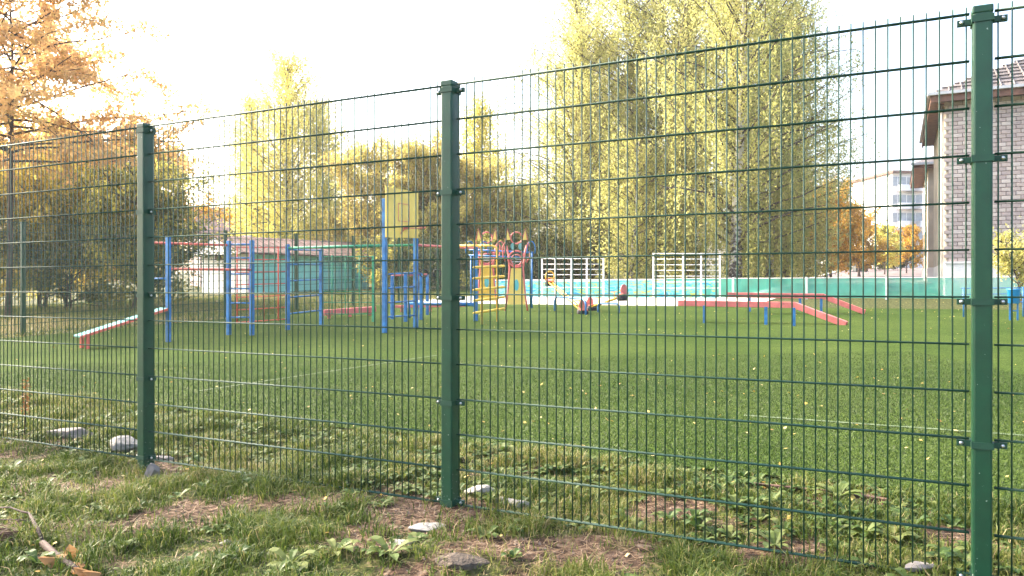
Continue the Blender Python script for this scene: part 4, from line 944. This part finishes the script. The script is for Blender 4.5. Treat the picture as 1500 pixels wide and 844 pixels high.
# dead straw lying on the bare soil
P = scatter(110000, (-6.5, 3.0), (3.6, 7.5)); px_ = 750+F*P[:, 0]/P[:, 1]; tm_, a_, b_ = turfmask(P[:, 0], P[:, 1]); D = dirtmap(P[:, 0], P[:, 1])
k = (px_ > -60) & (px_ < 1560) & ~tm_ & (b_ < TURF_NEAR(a_)) & (rng.uniform(size=len(P)) < D*.9); P = P[k]; n = len(P)
o = blades('dead_grass', P, nearz(P[:, 0], P[:, 1])+.008, np.full(n, .05)*rng.uniform(.4, 1.6, n), np.full(n, .0055), rng.uniform(1.6, 2.6, n), rng.uniform(0, 1, n), STRAW, rng, True)
tag(o, 'brown dead grass and straw on the bare soil patches', 'dead grass', kind='stuff')
# soil crumbs and grit on the bare patches
P = scatter(90000, (-6, 3.0), (3.4, 7.2)); px_ = 750+F*P[:, 0]/P[:, 1]; tm_, a_, b_ = turfmask(P[:, 0], P[:, 1]); D = dirtmap(P[:, 0], P[:, 1])
k = (px_ > -40) & (px_ < 1540) & ~tm_ & (b_ < TURF_NEAR(a_)) & (rng.uniform(size=len(P)) < (D-.3)*.55); P = P[k]; n = len(P)
sz = .0035+.011*rng.uniform(size=n)**4; c = np.stack([P[:, 0], P[:, 1], nearz(P[:, 0], P[:, 1])+sz*.3], 1)
tet = np.array([(1, 0, -.6), (-.5, .87, -.6), (-.5, -.87, -.6), (.1, .1, .8)]); an = rng.uniform(0, 6.28, n); ca, sa = np.cos(an), np.sin(an)
q = tet[None]*(sz[:, None, None]*rng.uniform(.6, 1.3, (n, 4, 1))); q = np.stack([q[..., 0]*ca[:, None]-q[..., 1]*sa[:, None], q[..., 0]*sa[:, None]+q[..., 1]*ca[:, None], q[..., 2]], -1)+c[:, None]
GRIT = leafmat('soil_grit', [(.05, .032, .02), (.14, .095, .065), (.27, .23, .19)], 0)
o = npmesh('soil_crumbs', q[:, [0, 1, 3, 1, 2, 3, 2, 0, 3]].reshape(-1, 3), 3, np.repeat(rng.uniform(size=n)**1.5, 3), GRIT); tag(o, 'soil crumbs and grit on the bare patches', 'soil', kind='stuff')
# turf fibres near the fence
P = scatter(520000, (-7, 4.2), (6, 11.5)); px_ = 750+F*P[:, 0]/P[:, 1]; tm_, a_, b_ = turfmask(P[:, 0], P[:, 1])
k = (px_ > -60) & (px_ < 1560) & tm_ & (rng.uniform(size=len(P)) < np.clip(1.5-(P[:, 1]-4.5)/6, .1, 1)); P = P[k]; n = len(P)
o = blades('turf_fibres', P, GX*P[:, 0]+GY*P[:, 1]+.015, .024*rng.uniform(.6, 1.4, n), np.full(n, .009), rng.uniform(.2, 1.1, n), .45+(vnoise(P[:, 0], P[:, 1], .8, 15)-.5)*.4+rng.normal(size=n)*.2, TURFB, rng, True)
tag(o, 'short green fibres of the artificial turf', 'turf', kind='stuff'); NT = n
# rough grass behind the far fence
P = scatter(90000, (-24, 15), (-1, 46)); px_ = 750+F*P[:, 0]/P[:, 1]; dd_ = P-O2; a_ = dd_@U; k = (px_ > -60) & (px_ < 800) & (a_ < .6) & (a_ > -14); P = P[k]; n = len(P)
o = blades('rough_grass', P, GX*P[:, 0]+GY*P[:, 1], .16*rng.uniform(.5, 1.5, n), np.full(n, .02), rng.uniform(.3, 1.0, n), .66+(vnoise(P[:, 0], P[:, 1], .5, 16)-.5)*.6+rng.normal(size=n)*.15, GRASS, rng, True)
tag(o, 'rough meadow grass behind the far fence', 'grass', kind='stuff')
# broad leaved weeds: rosettes of curved leaves
def rosette(c, nleaf, ln, wd, rng, rise=.7):
    vs = []
    for i in range(nleaf):
        an = i*6.283/nleaf+rng.uniform(-.4, .4); L = ln*rng.uniform(.6, 1.2); d = np.array([math.cos(an), math.sin(an)]); s = np.array([-d[1], d[0], 0]); rs_ = rise*rng.uniform(.5, 1.3)
        pr_ = [.25, .6, 1., .85, .0]; pts = []
        for j in range(5):
            t = j/4; r = L*t*(1-.15*t); pts.append(np.array([c[0]+d[0]*r, c[1]+d[1]*r, c[2]+L*rs_*(t-.75*t*t)]))
        for j in range(4):
            a, b = s*wd*pr_[j]*L/2, s*wd*pr_[j+1]*L/2; lift = np.array([0, 0, .12*wd*L])
            vs += [pts[j]-a+lift*pr_[j], pts[j], pts[j+1], pts[j+1]-b+lift*pr_[j+1], pts[j], pts[j]+a+lift*pr_[j], pts[j+1]+b+lift*pr_[j+1], pts[j+1]]
    return vs
P = scatter(9000, (-6, 3.2), (4.0, 9.0)); px_ = 750+F*P[:, 0]/P[:, 1]; tm_, a_, b_ = turfmask(P[:, 0], P[:, 1]); D = dirtmap(P[:, 0], P[:, 1])
band = (b_ > .05) & (b_ < TURF_NEAR(a_)-.02) & (a_ > 9)
k = (px_ > -30) & (px_ < 1560) & ~tm_ & (b_ < TURF_NEAR(a_)) & (D < .55) & (rng.uniform(size=len(P)) < np.where(band, np.clip((a_-8)/9, .1, .75), .10)); P = P[k]
vs, tn = [], []
for p in P:
    nl_ = rng.integers(5, 9); vs += rosette((p[0], p[1], float(nearz(p[0], p[1]))), nl_, rng.uniform(.05, .11), rng.uniform(.28, .5), rng, rng.uniform(.6, 1.4)); tn += list(np.repeat(np.clip(rng.normal(.55, .22, nl_), 0, 1), 8))
o = npmesh('ground_cover', np.array(vs), 4, np.array(tn), WEED); tag(o, 'low leafy weeds between the mesh fence and the turf', 'weeds', kind='stuff')
for lab, px, py, ln, wd, nl_ in (('plantain weed with long pointed leaves before the flat stone', 572, 822, .17, .26, 9), ('pale leafed weed left of the plantain by the stones', 492, 818, .15, .28, 8), ('broad weed growing by the dead soil patch', 425, 836, .15, .32, 8),
                             ('bright weed sprouting from the soil beside the scuffed post', 556, 742, .10, .3, 9), ('leafy weed on the slope right of the scuffed post', 712, 786, .12, .3, 9), ('tall thistle like weed at the turf edge', 756, 672, .16, .22, 8),
                             ('bushy weed at the end of the edging board', 1228, 738, .17, .3, 14), ('wide leafed weed under the right mesh panel', 1135, 800, .14, .35, 9), ('broad weed near the post before the brick building', 1305, 800, .14, .4, 9)):
    x, y = gp(px, py); zz = float(nearz(x, y)); o = npmesh('leafy_weed', np.array(rosette((0, 0, 0), nl_, ln, wd, rng, .9)), 4, np.repeat(rng.uniform(.55, 1, nl_), 8), WEED); o.location = (x, y, zz); tag(o, lab, 'weed')
# fallen leaves
P = np.concatenate([scatter(2200, (-7, 3.2), (5, 9)), scatter(3800, (-9, 6), (14, 26))]); px_ = 750+F*P[:, 0]/P[:, 1]; P = P[(px_ > -30) & (px_ < 1540)]; n = len(P)
keepf = rng.uniform(size=n) < np.where(P[:, 1] < 9, .16, .2); P = P[keepf]; n = len(P)
tm_, a_, b_ = turfmask(P[:, 0], P[:, 1]); zz = np.where(tm_, GX*P[:, 0]+GY*P[:, 1]+.03, nearz(P[:, 0], P[:, 1])+.03)
c = np.stack([P[:, 0], P[:, 1], zz], 1); an = rng.uniform(0, 6.28, n); s_ = rng.uniform(.010, .022, n)
d = np.stack([np.cos(an), np.sin(an), rng.normal(size=n)*.35], 1)*s_[:, None]; e = np.stack([-np.sin(an), np.cos(an), rng.normal(size=n)*.35], 1)*s_[:, None]*.7
o = npmesh('fallen_leaves', np.stack([c-d, c+e, c+d, c-e], 1).reshape(-1, 3), 4, rng.uniform(0, 1, n), FALL); tag(o, 'small yellow fallen leaves scattered over turf and grass', 'fallen leaves', kind='stuff')
# rust red dock stalk behind the left mesh
x, y = gp(35, 640); dk = thing('dock_plant', 'dry rust red dock stalk standing behind the left mesh panel', 'plant', (x, y, float(nearz(x, y))))
st = [Vector((x, y, gz(x, y)-.02)), Vector((x+.01, y, gz(x, y)+.2)), Vector((x-.01, y, gz(x, y)+.36)), Vector((x+.03, y, gz(x, y)+.48))]
MB().tube(st, [.005, .004, .003, .002], 6).build('stalk', WOOD, dk, True)
C = np.array([np.array(st[1].lerp(st[3], t)) for t in rng.uniform(0, 1, 160)])+rng.normal(size=(160, 3))*.018
tag(npmesh('seed_head', leaf_quads(C, .02, rng, None), 3, rng.uniform(0, .7, 160), DRY, dk, WORG[dk.name]), kind='stuff')
print('leaves', NL, 'grass', NB, 'turf', NT)

# ============================================================ HAZE VOLUME, added to bleach far trees and buildings like lens glare
hx0, hx1, hy0, hy1 = xs[0]-4, xs[-1]+4, ys[0]-4, ys[-1]+4; hz0 = GX*xs[0]+GY*ys[0]-1.5; hz1 = max(27.0, GX*xs[-1]+GY*ys[-1]+3)
hz = MB().quadbox(((hx0+hx1)/2, (hy0+hy1)/2, (hz0+hz1)/2), ((hx1-hx0)/2, 0, 0), (0, (hy1-hy0)/2, 0), (0, 0, (hz1-hz0)/2)).build('added_haze', mat('added_haze_air', (1, 1, 1)))
hm_ = bpy.data.materials.new('added_haze_volume'); hm_.use_nodes = True; N = hm_.node_tree.nodes; N.remove(N['Principled BSDF'])
pv = N.new('ShaderNodeVolumePrincipled'); pv.inputs['Color'].default_value = (.97, .95, .90, 1); pv.inputs['Density'].default_value = .0006; pv.inputs['Anisotropy'].default_value = .35
hm_.node_tree.links.new(pv.outputs[0], N['Material Output'].inputs['Volume']); hz.data.materials.clear(); hz.data.materials.append(hm_); tag(hz, 'thin volume added to bleach the distance like lens glare', 'added_haze', kind='stuff')
